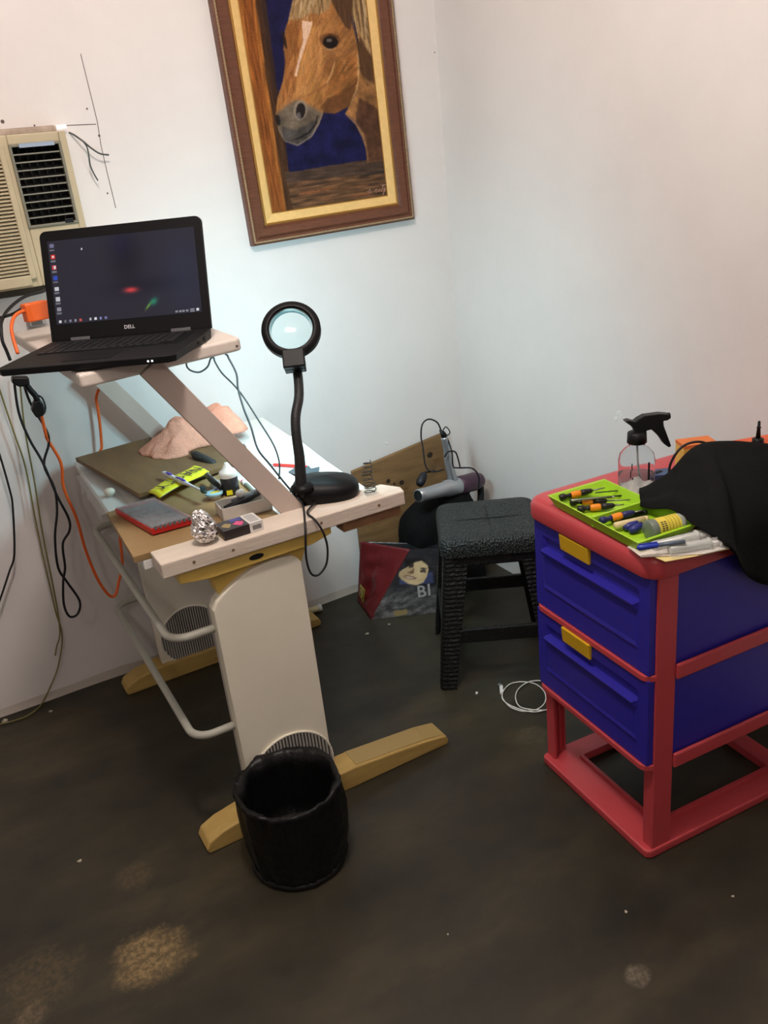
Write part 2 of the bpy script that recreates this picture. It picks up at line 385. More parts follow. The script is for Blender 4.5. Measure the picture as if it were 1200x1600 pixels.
    lay([(590,480),(680,470),(745,430),(712,520),(640,557),(585,552)], (104,68,40), 4, .2, None, .85)
    stroke([(752,250),(757,340),(748,440),(712,522)], 9, (202,160,106), 1, .7)
    stroke([(640,300),(625,360),(600,410)], 12, (206,158,108), 2, .55)
    stroke([(560,280),(540,360),(500,430)], 14, (112,70,36), 3, .5)
    stroke([(650,260),(690,300),(700,380)], 20, (176,120,68), 4, .6)
    lay([(478,100),(530,108),(520,150),(498,210),(470,300),(452,375),(442,372),(458,300),(484,200)], (218,184,160), 1, .08, st)
    # brush work over the head, following the bone
    clip = blur(polymask([uv(*p) for p in head], U, Vv), 1)
    for i in range(330):
        x, y = rng.uniform(350,760), rng.uniform(40,640); l = rng.uniform(40,110); t_ = (y-60)/540.
        ridge = 500-105*t_; dd = (x-ridge)/120.
        lum = .80+.34*math.exp(-(dd-.15)**2*2.2)-.22*max(0,-dd)-.16*max(0,dd-1.3)*(1 if y > 330 else .3)+rng.uniform(-.16,.16)-.18*max(0,(y-470)/150.)
        if 575 < x < 665 and 150 < y < 250: continue
        ang = math.radians(100+14*dd+rng.uniform(-10,10)); q0 = (x-math.cos(ang)*l/2, y-math.sin(ang)*l/2); q1 = (x+math.cos(ang)*l/2, y+math.sin(ang)*l/2)
        stroke([q0,((q0[0]+q1[0])/2+rng.uniform(-4,4),(q0[1]+q1[1])/2),q1], rng.uniform(7,17), tuple(np.clip(np.array((166,112,62))*lum+rng.uniform(-6,6,3),0,255)), 1, .5)
    lay([(560,500),(640,470),(745,400),(715,520),(640,560),(585,556)], (92,58,34), 6, .2, None, .55)
    lay([(478,100),(530,108),(520,150),(498,210),(470,300),(452,375),(442,372),(458,300),(484,200)], (214,180,154), 1, .1, st, .9)
    stroke([(500,470),(560,440),(620,400)], 12, (112,70,38), 3, .5); stroke([(640,300),(625,360),(600,410)], 9, (204,158,110), 2, .6); stroke([(560,530),(600,480),(650,450)], 9, (196,146,92), 2, .45)
    clip = None
    # eyes
    ell(615,195,52,34,(100,64,36),3,.8); ell(618,208,38,32,(28,22,20),1); ell(612,198,14,9,(120,110,104),1,.8); stroke([(582,190),(612,170),(655,182)],10,(60,40,26),1,.9)
    stroke([(585,232),(615,245),(648,235)],8,(176,140,108),1,.7)
    stroke([(380,150),(392,195),(402,240)],18,(40,28,22),1,.9); stroke([(392,250),(398,300)],10,(70,48,34),1,.8)
    # muzzle
    clip = blur(polymask([uv(*p) for p in head], U, Vv), 1)
    lay([(340,570),(400,520),(450,490),(510,515),(585,560),(565,620),(520,690),(455,730),(380,700),(350,640)], (98,88,76), 9, .25, n2, .95)
    lay([(380,620),(450,640),(540,590),(535,682),(455,726),(382,700)], (64,60,58), 5, .3, n2, .9); clip = None
    ell(470,540,34,50,(140,126,110),2,.8,.1); ell(472,545,23,40,(34,28,28),1,1,.1); ell(462,572,12,20,(120,112,108),2,.7)
    ell(361,590,11,28,(30,25,25),1,.95,-.2)
    stroke([(556,566),(545,610),(515,650),(470,676),(430,690)], 9, (28,24,26), 1, .95)
    stroke([(580,545),(560,610),(525,668),(460,714),(395,695)], 6, (150,142,134), 1, .6)
    # ear and forelock
    lay([(600,T+150),(690,T+120),(735,-100),(718,150),(690,130),(650,60),(620,0)], (80,56,38), 2, .3, st)
    lay([(412,95),(430,10),(480,-120),(600,-200),(640,-60),(610,45),(565,70),(520,62),(470,95)], (150,120,82), 2, .4, st)
    for i in range(20):
        x = rng.uniform(440,600); y = rng.uniform(-120,0)
        stroke([(x,y),(x-rng.uniform(5,18),y+60),(x-rng.uniform(10,40),y+rng.uniform(90,130))], rng.uniform(6,11), [(198,172,132),(110,84,54),(180,152,110)][i % 3], 1, .75)
    # the painter's scribble
    sc = (176,140,128)
    for a in ([(800,945),(815,930),(810,950),(825,940)],[(832,945),(845,930),(842,948)],[(850,942),(862,930),(860,946)],[(868,945),(880,905),(884,935),(876,960)],[(870,912),(900,908)],[(890,930),(905,925),(925,915)]):
        stroke(a, 6, sc, 0, .8)
    img = img*(1+.05*rng.standard_normal((NH,NW,1)))
    print_grid('canvas', lambda u, v: pt(c0+(c1-c0)*u, r1-(r1-r0)*v, .0095), img, vmat('oil_paint', .7, bump=.12, spec=.12), t)
make_painting()

# ------------------------------------------------------------------ window air conditioner
def make_ac():
    yf = -.07
    R_ = aty(101.7, 211, yf); BRp = aty(134, 344, yf); xr = (R_.x+BRp.x)/2; zt = aty(60, 207, yf).z; zb = aty(30, 452, yf).z; xl = xr-.60
    t = thing('air_conditioner', 'beige window air conditioner set in the wall with black side louvres', 'air conditioner', (xl, 0, zb))
    Mbe = mat('ac_beige', (186,174,144), .5, var=.06, vscale=8); Mbd = mat('ac_beige_dark', (150,140,116), .6); Mlo = mat('ac_louvre_grey', (128,128,116), .5)
    # vent opening (right) and intake grille (left)
    vl, vr = aty(21,226,yf).x, aty(110,226,yf).x-.012; vr = xr-.022; vl = vr-.118
    vt, vb = zt-.028, aty(60,352,yf).z
    b = MB(); b.box(xl, vl-.004, yf, -.0, zb, zt); b.box(vr+.004, xr, yf, 0, zb, zt); b.box(vl-.004, vr+.004, yf, 0, vt+.004, zt); b.box(vl-.004, vr+.004, yf, 0, zb, vb-.004); b.box(vl-.004, vr+.004, yf+.05, 0, vb-.004, vt+.004)
    b.build('body', Mbe, t, bevel=.003)
    MB().box(vl-.004, vr+.004, yf+.046, yf+.049, vb-.004, vt+.004).build('vent_cavity', M_dark, t)
    b = MB(); q = .005
    b.box(vl-q, vl+q*.4, yf-.006, yf+.004, vb-q, vt+q); b.box(vr-q*.4, vr+q, yf-.006, yf+.004, vb-q, vt+q); b.box(vl, vr, yf-.006, yf+.004, vt-q*.3, vt+q); b.box(vl, vr, yf-.006, yf+.004, vb-q, vb+q*.3)
    b.build('vent_frame', mat('ac_frame_grey', (120,118,104), .5), t, bevel=.0015)
    for k in range(9):
        z = vt - (vt-vb)*(k+1)/10
        MB().hexa([(vl+.002,yf-.001,z-.0016),(vr-.002,yf-.001,z-.0016),(vr-.002,yf+.014,z-.0015),(vl+.002,yf+.014,z-.0015)], [(vl+.002,yf-.001,z+.0016),(vr-.002,yf-.001,z+.0016),(vr-.002,yf+.014,z+.0015),(vl+.002,yf+.014,z+.0015)]).build('louvre_slat', Mlo, t)
    for k in range(5):
        x = vl + (vr-vl)*(k+1)/6; MB().box(x-.001, x+.001, yf+.03, yf+.044, vb, vt).build('inner_vane', mat('vane_black', (26,26,24), .6), t)
    MB().box(vr-.03, vr-.008, yf-.007, yf+.0, vb-.003, vb+.008).build('vent_latch', M_black, t, bevel=.001)
    MB().box(vl+.02, vr-.012, yf-.0075, yf-.004, vt-.004, vt+.006).build('tape_strip', mat('blue_tape', (150,168,188), .6), t)
    # intake grille: raised panel with many ribs
    gl, gr, gt, gb = xl+.02, vl-.03, zt-.03, zb+.035
    MB().box(gl, gr+.012, yf-.004, yf, gb-.012, gt+.006).build('intake_panel', mat('ac_intake',(120,108,82),.6), t, bevel=.003); MB().box(gr-.002, gr+.0135, yf-.013, yf, gb-.014, gt+.008).build('intake_edge', Mbe, t, bevel=.003); MB().box(gl, gr, yf-.013, yf, gb-.03, gb-.003).build('intake_edge', Mbe, t, bevel=.003)
    n = 34
    for k in range(n):
        z = gb + (gt-gb)*(k+.5)/n
        MB().hexa([(gl+.008,yf-.012,z-.0038),(gr-.002,yf-.012,z-.0038),(gr-.002,yf-.004,z-.001),(gl+.008,yf-.004,z-.001)], [(gl+.008,yf-.012,z-.001),(gr-.002,yf-.012,z-.001),(gr-.002,yf-.004,z+.002),(gl+.008,yf-.004,z+.002)]).build('intake_rib', Mbe, t)
    MB().box(vl-.016, vl-.0145, yf-.0006, yf+.001, zb+.004, vb+.16).build('panel_seam', Mbd, t)
    MB().box(xl+.01, xr-.005, -.012, 0, zb-.022, zb+.001).build('gap_shade_strip', mat('gap_shade_dark', (70,62,52), .9, bump=.4, bscale=60), t)  # dark strip painting in the shadow band and wall gap below the unit
    MB().box(xl-.01, xr-.01, -.02, 0, zt-.001, zt+.018).build('mortar_bead', mat('mortar', (186,172,158), .9, bump=.6, bscale=45, c2=(150,134,120), vscale=14), t, bevel=.006)
    return xr, zt
AC_X, AC_Z = make_ac()
g = aty(96,198,-.022); tag(MB().box(-.012,.012,-.002,0,-.004,.004).build('daylight_gap', mat('daylight', (255,250,235), .5, emit=1.6), org=None), 'small bright gap of daylight above the air conditioner corner', 'gap').location = g
p0 = [aty(x,y,Y) for x,y,Y in ((108,207,-.0),(116,211,-.015),(130,221,-.03),(142,231,-.032),(156,240,-.03),(170,242,-.026))]
p1 = [aty(x,y,Y) for x,y,Y in ((130,221,-.03),(136,230,-.032),(139,244,-.034),(141,258,-.032),(146,270,-.028),(153,282,-.024))]
b = MB(); b.tube(smoothpath(p0,5), .0022, 6); b.tube(smoothpath(p1,5), .0020, 6)
tag(b.build('cut_wire', mat('grey_wire', (66,72,72), .5), org=p0[0], smooth=True), 'short forked grey cut wire sticking out of the wall beside the air conditioner', 'wire')

# ------------------------------------------------------------------ the desk
M_paint = mat('white_painted_wood', (216,206,196), .5, var=.06, vscale=9, bump=.08, bscale=50)
M_must = mat('mustard_metal', (212,180,94), .45, var=.12, vscale=14)
M_grey = mat('panel_offwhite', (232,227,208), .5, var=.03, vscale=6)
ZT = .735      # table plate
ZR = .752      # rail / boards
def make_desk():
    t = thing('desk', 'white desk with mustard feet, slab end panels and bent tube bars', 'desk', (-1.1, -.5, 0))
    # plate
    MB().hexa([(-1.385,-.872,ZT-.022),(-.835,-.872,ZT-.022),(-.78,-.03,ZT-.022),(-1.37,-.03,ZT-.022)], [(-1.385,-.872,ZT),(-.835,-.872,ZT),(-.78,-.03,ZT),(-1.37,-.03,ZT)]).build('table_plate', mat('plate_white', (224,224,220), .5, var=.04, vscale=5), t, bevel=.002)
    # front rail: a plank with a broken corner
    b = MB(); z0, z1 = ZR-.034, ZR
    out = [(-1.367,-.955),(-.797,-.955),(-.790,-.925),(-.815,-.876),(-1.367,-.874)]
    b.prism(out, (0,0,z0), (1,0,0), (0,1,0), (0,0,z1-z0)); b.build('front_rail', mat('rail_wood', (220,208,194), .55, c2=(206,192,176), vscale=5, stretch=(1,6,6), bump=.12, bscale=40), t, bevel=.003)
    for x in (-1.30,-1.215,-1.01,-.865):
        MB().lathe((x,-.9555,ZR-.016), (x,-1,ZR-.016), [(0,.0035),(.0004,.003)], 8).build('nail_head', mat('nail_rust', (120,96,74), .6), t)
    MB().tube([(-.93,-.915,z0-.012),(-.815,-.915,z0-.012)], .012, 10).build('rail_dowel', mat('pale_wood', (196,170,138), .6, var=.15), t, smooth=True)
    MB().box(-.95,-.80,-.935,-.895,z0-.030,z0).build('rail_block', mat('block_wood', (150,112,76), .7, var=.25, vscale=30), t)
    for (yc, nm) in ((-.90,'n'),(-.105,'f')):
        # mustard bracket
        zb_ = z0 if nm == 'n' else ZT-.022
        prof = [(-1.335,zb_),(-.985,zb_),(-.985,zb_-.018),(-1.035,zb_-.030),(-1.268,zb_-.034),(-1.335,zb_-.026)]; pro2 = [(-1.268,zb_-.030),(-1.035,zb_-.030),(-1.06,zb_-.085),(-1.250,zb_-.105)]
        br = MB().prism(prof, (0,yc-.0455 if nm == 'n' else yc-.022,0), (1,0,0), (0,0,1), (0,.078 if nm == 'n' else .055,0)).build('bracket', M_must, t, bevel=.002)
        MB().prism(pro2, (0,yc-.020,0), (1,0,0), (0,0,1), (0,.05,0)).build('bracket_web', M_must, br, bevel=.002)
        MB().prism([(-1.165+.017*math.cos(a), zb_-.017+.0065*math.sin(a)) for a in np.linspace(0,2*math.pi,14)[:-1]], (0,yc-.0462 if nm == 'n' else yc-.0225,0),(1,0,0),(0,0,1),(0,.002,0)).build('bracket_slot', M_dark, br)
        # end panel with domed top: outer shell
        xl, xr, zt, zbm = -1.276, -1.062, zb_-.046, .052
        arc = [(xl, zbm), (xr, zbm), (xr, zt-.022)] + [(xr-.006, zt-.012)] + [(xr-.02-(xr-xl-.03)*s, zt-.006+.012*math.sin(math.pi*(.15+.85*s))-.045*s**2.6) for s in np.linspace(0,1,12)] + [(xl, zt-.07)]
        pn = MB().prism(arc, (0,yc-.026-.009*(nm=='n'),0), (1,0,0), (0,0,1), (0,.026+.009*(nm=='n'),0)).build('end_panel', M_grey, t, bevel=.003)
        MB().prism([(x_*.985-1.163*.015, z_-.004) for x_, z_ in arc], (0,yc+.002,0), (1,0,0), (0,0,1), (0,.022,0)).build('panel_back_shell', mat('shell_grey', (186,180,172), .5), t, bevel=.003)
        # round grille low on the panel
        cx, cz, rr = -1.165 if nm == 'n' else -1.168, .125, .105
        if nm == 'f': cz, rr = .128, .098
        disc = [(cx+rr*math.cos(a), cz+rr*math.sin(a)) for a in np.linspace(0,2*math.pi,33)[:-1]]
        disc = [(x_, max(z_, .054)) for x_, z_ in disc]
        gr = MB().prism(disc, (0,yc-.0275-.009*(nm=='n'),0), (1,0,0), (0,0,1), (0,.001,0)).build('round_grille', mat('grille_dark', (58,58,58), .7), t)
        ring = MB().tube([(cx+rr*math.cos(a), yc-.0285-.009*(nm=='n'), cz+rr*math.sin(a)) for a in np.linspace(0,2*math.pi,40)[:-1]], .003, 6, closed=True); ring.build('grille_rim', M_grey, gr)
        n = 26
        for k in range(n):
            x = cx-rr+2*rr*(k+.5)/n; hh = math.sqrt(max(rr*rr-(x-cx)**2, 0))
            if hh < .01: continue
            MB().box(x-.0022, x+.0022, yc-.031-.009*(nm=='n'), yc-.027-.009*(nm=='n'), max(cz-hh, .054), cz+hh).build('grille_bar', mat('bar_grey', (170,166,158), .5), gr)
        # foot: tapered bar, higher in the middle
        top = [(-1.405,.012),(-1.395,.03),(-1.36,.045),(-1.29,.058),(-1.0,.058),(-.80,.040),(-.735,.028),(-.728,.012)]
        MB().prism([(-1.40,0)]+top+[(-.733,0)], (0,yc-.040,0), (1,0,0), (0,0,1), (0,.072,0)).build('foot', mat('foot_wood', (186,158,92), .5, c2=(168,138,76), vscale=6, stretch=(1,8,8)), t, bevel=.004)
        if nm == 'n': MB().prism([(-1.0,.0583),(-.795,.0403),(-.738,.0290),(-.738,.0296),(-.795,.0409),(-1.0,.0589)], (0,yc-.032,0), (1,0,0), (0,0,1), (0,.062,0)).build('foot_cap', mat('foot_cap', (160,138,86), .5), t)
    # bent tube bars on the left side
    def bar(z, xo):
        yn, yfar = -.905, -.10; rc = .045
        def c(cx, cy, a0, a1): return [(cx+rc*math.cos(a), cy+rc*math.sin(a), z) for a in np.linspace(a0, a1, 7)]
        path = [(-1.268,yn,z),(-1.30,yn,z)] + c(xo+rc, yn+rc, -math.pi/2, -math.pi) + c(xo+rc, yfar-rc, math.pi, math.pi/2) + [(-1.30,yfar,z),(-1.262,yfar,z)]
        MB().tube(path, .0095, 10).build('tube_bar', mat('tube_enamel', (168,168,156), .4), t, smooth=True)
        for y in (yn, yfar): MB().tube([(-1.272,y,z),(-1.262,y,z)], .014, 10).build('tube_collar', mat('collar_white', (214,212,202), .4), t)
    bar(.548, -1.372); bar(.29, -1.368)
    return t
make_desk()

# ------------------------------------------------------------------ boards lying on the desk
MPl = mat('plywood_brown', (128,98,62), .65, c2=(104,80,52), vscale=4, stretch=(3,1,1), bump=.05)
MPl2 = mat('plywood_tan', (160,132,92), .65, c2=(138,112,72), vscale=5, bump=.05)
def slab(name, quad, z0, z1, m, label, cat, bevel=.001):
    q = [Vector((p[0],p[1],0)) for p in quad]; c = sum(q, Vector())/4
    b = MB().hexa([(p.x,p.y,z0) for p in q], [(p.x,p.y,z1) for p in q])
    return tag(b.build(name, m, org=(c.x,c.y,z0), bevel=bevel), label, cat)
slab('plywood_board', [(-1.402,-.872),(-1.075,-.872),(-1.06,-.50),(-1.390,-.565)], ZT+.0005, ZR-.002, MPl2, 'tan hardboard sheet under the red clear case at the front of the desk', 'board')
slab('plywood_board', [(-1.302,-.535),(-1.02,-.49),(-1.0,-.04),(-1.372,-.09)], ZT+.018, ZT+.030, MPl, 'dark brown plywood board at the back of the desk under the pink towel', 'board')
slab('batten', [(-1.27,-.49),(-1.05,-.45),(-1.05,-.42),(-1.27,-.46)], ZT+.0005, ZT+.0175, MPl, 'thin wooden batten propping the dark plywood board on the desk', 'batten')
slab('batten', [(-1.34,-.11),(-1.05,-.08),(-1.05,-.05),(-1.34,-.08)], ZT+.0005, ZT+.0175, MPl, 'thin wooden batten by the wall under the dark plywood board', 'batten')
slab('white_sheet', [(-1.055,-.866),(-.858,-.870),(-.802,-.335),(-1.0,-.30)], ZT+.0005, ZT+.012, mat('sheet_white', (232,232,230), .45), 'bright white sheet lying on the desk behind the magnifier lamp', 'board')
ZB = ZR-.001       # on tan sheet
ZD = ZT+.0305      # on dark board
ZS = ZT+.0125      # on white sheet

# ------------------------------------------------------------------ laptop stand
def make_stand():
    t = thing('laptop_stand', 'raised white wooden shelf on slanted braces carrying the laptop', 'stand', (-1.1, -.5, ZR))
    zs0, zs1 = 1.107, 1.135
    # board with rounded nose; slightly turned
    def q(x, y): a = math.radians(6); c = Vector((-1.24,-.83)); d = Vector((x,y))-c; return (c.x+d.x*math.cos(a)-d.y*math.sin(a)*.25, c.y+d.x*math.sin(a)*1.6+d.y)
    pts = [(-1.42,-.825),(-1.075,-.825),(-1.068,-.818),(-1.066,-.80),(-1.04,-.07),(-1.43,-.07)]
    b = MB().prism([q(*p) for p in pts], (0,0,zs0), (1,0,0), (0,1,0), (0,0,zs1-zs0)); b.build('shelf', M_paint, t, bevel=.006, bseg=3)
    MB().lathe((-1.085,-.811,1.121), (-1.085,-1,1.121), [(0,.003),(.0015,.003)], 8).build('screw_head', mat('screw_dark',(90,84,80),.5), t)
    MB().box(-1.33,-1.15,-.20,-.095,1.075,1.1068).build('cleat', mat('cleat_wood', (186,174,160), .6, var=.08), t, bevel=.002)
    # slanted braces (planks on edge)
    def brace(yc, a0, a1, nm):
        d = (a1-a0).normalized(); n = Vector((-d.z,0,d.x)); hw = .024
        pts = [a0+n*hw, a0-n*hw, a1-n*hw, a1+n*hw]
        b = MB(); b.add([(p.x,yc-.009,p.z) for p in pts]+[(p.x,yc+.009,p.z) for p in pts], [(0,1,2,3),(7,6,5,4),(0,4,5,1),(1,5,6,2),(2,6,7,3),(3,7,4,0)])
        b.build('brace', mat('brace_paint', (190,174,164), .5, var=.04, vscale=7), t, bevel=.0015)
        e = [pts[0]-d*.0, pts[1]-d*.0]
        MB().add([(p.x,yc-.0095,p.z) for p in (pts[0]-d*.004,pts[1]-d*.004,pts[1]+d*.003,pts[0]+d*.003)]+[(p.x,yc+.0095,p.z) for p in (pts[0]-d*.004,pts[1]-d*.004,pts[1]+d*.003,pts[0]+d*.003)], [(0,1,2,3),(7,6,5,4),(0,4,5,1),(1,5,6,2),(2,6,7,3),(3,7,4,0)]).build('brace_foot', M_black, t)
    A0 = aty(463,803,-.868); A1 = aty(232,572,-.868)
    brace(-.868, A0, A1, 'a')
    B0 = A0 + Vector((0,0,0)); dlt = A1-A0
    B1 = aty(150,585,-.085); brace(-.085, B1 - dlt*.88, B1, 'b')
make_stand()

# ------------------------------------------------------------------ laptop
def make_laptop():
    W, D, Hl, th = .366, .25, .240, .021
    t = thing('laptop', 'open black laptop with a dark desktop on its screen', 'laptop', (-1.262,-.637,1.1355), math.radians(-34.8), world=False)
    Mk = mat('laptop_black', (18,18,20), .55, spec=.3, bump=.05, bscale=400); Mk2 = mat('laptop_bezel', (13,13,15), .5, spec=.25)
    # base: tapered wedge, local x width, y back, hinge at y=0
    out = [(-W/2,.0),(-W/2,-D+.012),(-W/2+.012,-D),(W/2-.012,-D),(W/2,-D+.012),(W/2,.0)]
    b = MB(); n = len(out)
    lo = [(x*.985,y*.985-.002,0.0 if y>-.2 else .004) for x,y in out]; hi = [(x,y,th if y>-.2 else th-.003) for x,y in out]
    b.add(lo+hi, [tuple(range(n)), tuple(range(2*n-1,n-1,-1))]+[(i,i+n,(i+1)%n+n,(i+1)%n) for i in range(n)]); base = b.build('base', Mk, t, bevel=.002)
    def zt(y): return th - .003*min(max((-y)/D,0),1)
    MB().hexa([(-W/2+.03,-.135,zt(-.135)-.001),(W/2-.03,-.135,zt(-.135)-.001),(W/2-.03,-.025,zt(0)-.001),(-W/2+.03,-.025,zt(0)-.001)], [(-W/2+.03,-.135,zt(-.135)+.0004),(W/2-.03,-.135,zt(-.135)+.0004),(W/2-.03,-.025,zt(0)+.0004),(-W/2+.03,-.025,zt(0)+.0004)]).build('keyboard_tray', Mk2, base)
    # keys (too small to pick apart): one joined part
    kb = MB()
    for r_ in range(6):
        y1 = -.028-r_*.0178; hgt_ = .0155
        x = -W/2+.033; seq = [.0165]*17 if r_ < 5 else [.0165]*3+[.1]+[.0165]*6
        for wk in seq:
            if x+wk > W/2-.033: break
            kb.box(x, x+wk-.002, y1-hgt_, y1, zt(y1), zt(y1)+.0022); x += wk+.0015
    k = kb.build('keys', mat('key_black', (30,30,33), .5), base); k['kind'] = 'stuff'
    MB().box(-.055,.045,-.225,-.155,zt(-.19)-.001,zt(-.19)+.0006).build('touchpad', Mk2, base, bevel=.0003)
    for x in (.128,.136): MB().box(x,x+.003,-D-.0006,-D+.002,.009,.012).build('status_light', mat('led_white',(235,240,245),.4,emit=2), base)
    MB().box(W/2-.004,W/2+.0008,-.06,-.045,.006,.013).build('port', M_dark, base)
    MB().box(W/2-.004,W/2+.0008,-.10,-.085,.006,.011).build('port', M_dark, base)
    a = math.radians(74.5); ca, sa = math.cos(a), math.sin(a)
    def lp(u, v, d): # lid: u across, v up the lid, d out of the glass
        return (u, v*ca - d*sa, th-.004 + v*sa + d*ca)
    r_ = .014
    oc = [(-W/2,.004)] + [(-W/2,Hl-r_)] + [(-W/2+r_-r_*math.cos(q),Hl-r_+r_*math.sin(q)) for q in np.linspace(0,math.pi/2,5)[1:]] + [(W/2-r_+r_*math.sin(q),Hl-r_+r_*math.cos(q)) for q in np.linspace(0,math.pi/2,5)] + [(W/2,.004)]
    n = len(oc); b = MB(); b.add([lp(u,v,0) for u,v in oc]+[lp(u,v,-.009) for u,v in oc], [tuple(range(n-1,-1,-1)), tuple(range(n,2*n))]+[(i,(i+1)%n,(i+1)%n+n,i+n) for i in range(n)])
    lid = b.build('lid', Mk2, t, bevel=.0015)
    # screen picture
    NW, NH = 240, 135; V2, U2 = np.mgrid[0:NH,0:NW].astype(float); u, v = U2/NW, V2/NH
    img = np.zeros((NH,NW,3)); img[:] = (40,38,50)
    img += (np.exp(-((u-.9)**2/.02+(v-.55)**2/.2))[...,None]*np.array((2,8,14)))
    img -= np.exp(-((u-.52)**2/.01+(v-.25)**2/.10))[...,None]*np.array((20,19,18))
    img += np.exp(-((u-.5)**2/.004+(v-.12)**2/.02))[...,None]*np.array((0,0,14))
    img -= np.exp(-((u-.62)**2/.06+(v-.62)**2/.008))[...,None]*np.array((14,12,10))
    img += np.exp(-((u-.535)**2/.0022+(v-.66)**2/.0010))[...,None]*np.array((200,40,30))
    img += np.exp(-(((u-.68)+(v-.82)*.2)**2/.0006+(v-.82)**2/.0018))[...,None]*np.array((0,95,55))
    img += np.exp(-(((u-.64)+(v-.87)*.45)**2/.00008+(v-.87)**2/.0016))[...,None]*np.array((70,120,10))
    def dot(x, y, w_, h_, c): img[max(0,int((y-h_/2)*NH)):int((y+h_/2)*NH)+1, max(0,int((x-w_/2)*NW)):int((x+w_/2)*NW)+1] = c
    icons = [(.04,(120,120,150)),(.17,(220,60,50)),(.295,(210,70,80)),(.42,(50,80,190)),(.55,(210,210,215)),(.675,(205,205,210)),(.795,(150,150,160))]
    for y, c in icons:
        dot(.03, y+.02, .024, .042, c); dot(.03, y+.07, .028, .012, (120,120,130))
    dot(.03,.19,.008,.014,(250,240,240)); dot(.034,.315,.008,.03,(240,240,240))
    for i, x in enumerate((.03,.065,.10,.135,.17,.24,.275,.31,.345)): dot(x, .965, .010, .020, [(230,230,235),(120,120,130),(130,130,150),(160,160,170),(210,90,80),(200,200,205),(235,235,240),(140,150,200),(120,120,170)][i])
    for x in (.83,.855,.875,.9): dot(x, .965, .012, .014, (150,150,160))
    dot(.935,.955,.022,.01,(150,150,160)); dot(.935,.978,.026,.01,(150,150,160)); dot(.97,.965,.010,.022,(240,240,245))
    dot(.235,.13,.004,.014,(235,235,240))
    print_grid('screen', lambda uu, vv: lp(-W/2+.017+(W-.034)*uu, Hl-.022-(Hl-.022-.040)*vv, .0006), img, vmat('lcd', .35, emit=.8, spec=.15), lid)
    place_text('DELL', .011, lp(0,.022,.0004), (1,0,0), (0,ca,sa), mat('logo_silver', (200,200,205), .35), lid, 'logo')
    for x in (-.115,.115): MB().add([lp(x+du,v_,d_) for du in (-.022,.022) for v_ in (-.004,.010) for d_ in (-.010,.0025)], [(0,1,3,2),(4,6,7,5),(0,4,5,1),(2,3,7,6),(0,2,6,4),(1,5,7,3)]).build('hinge', mat('hinge_grey', (92,92,96), .4), lid, bevel=.001)
make_laptop()

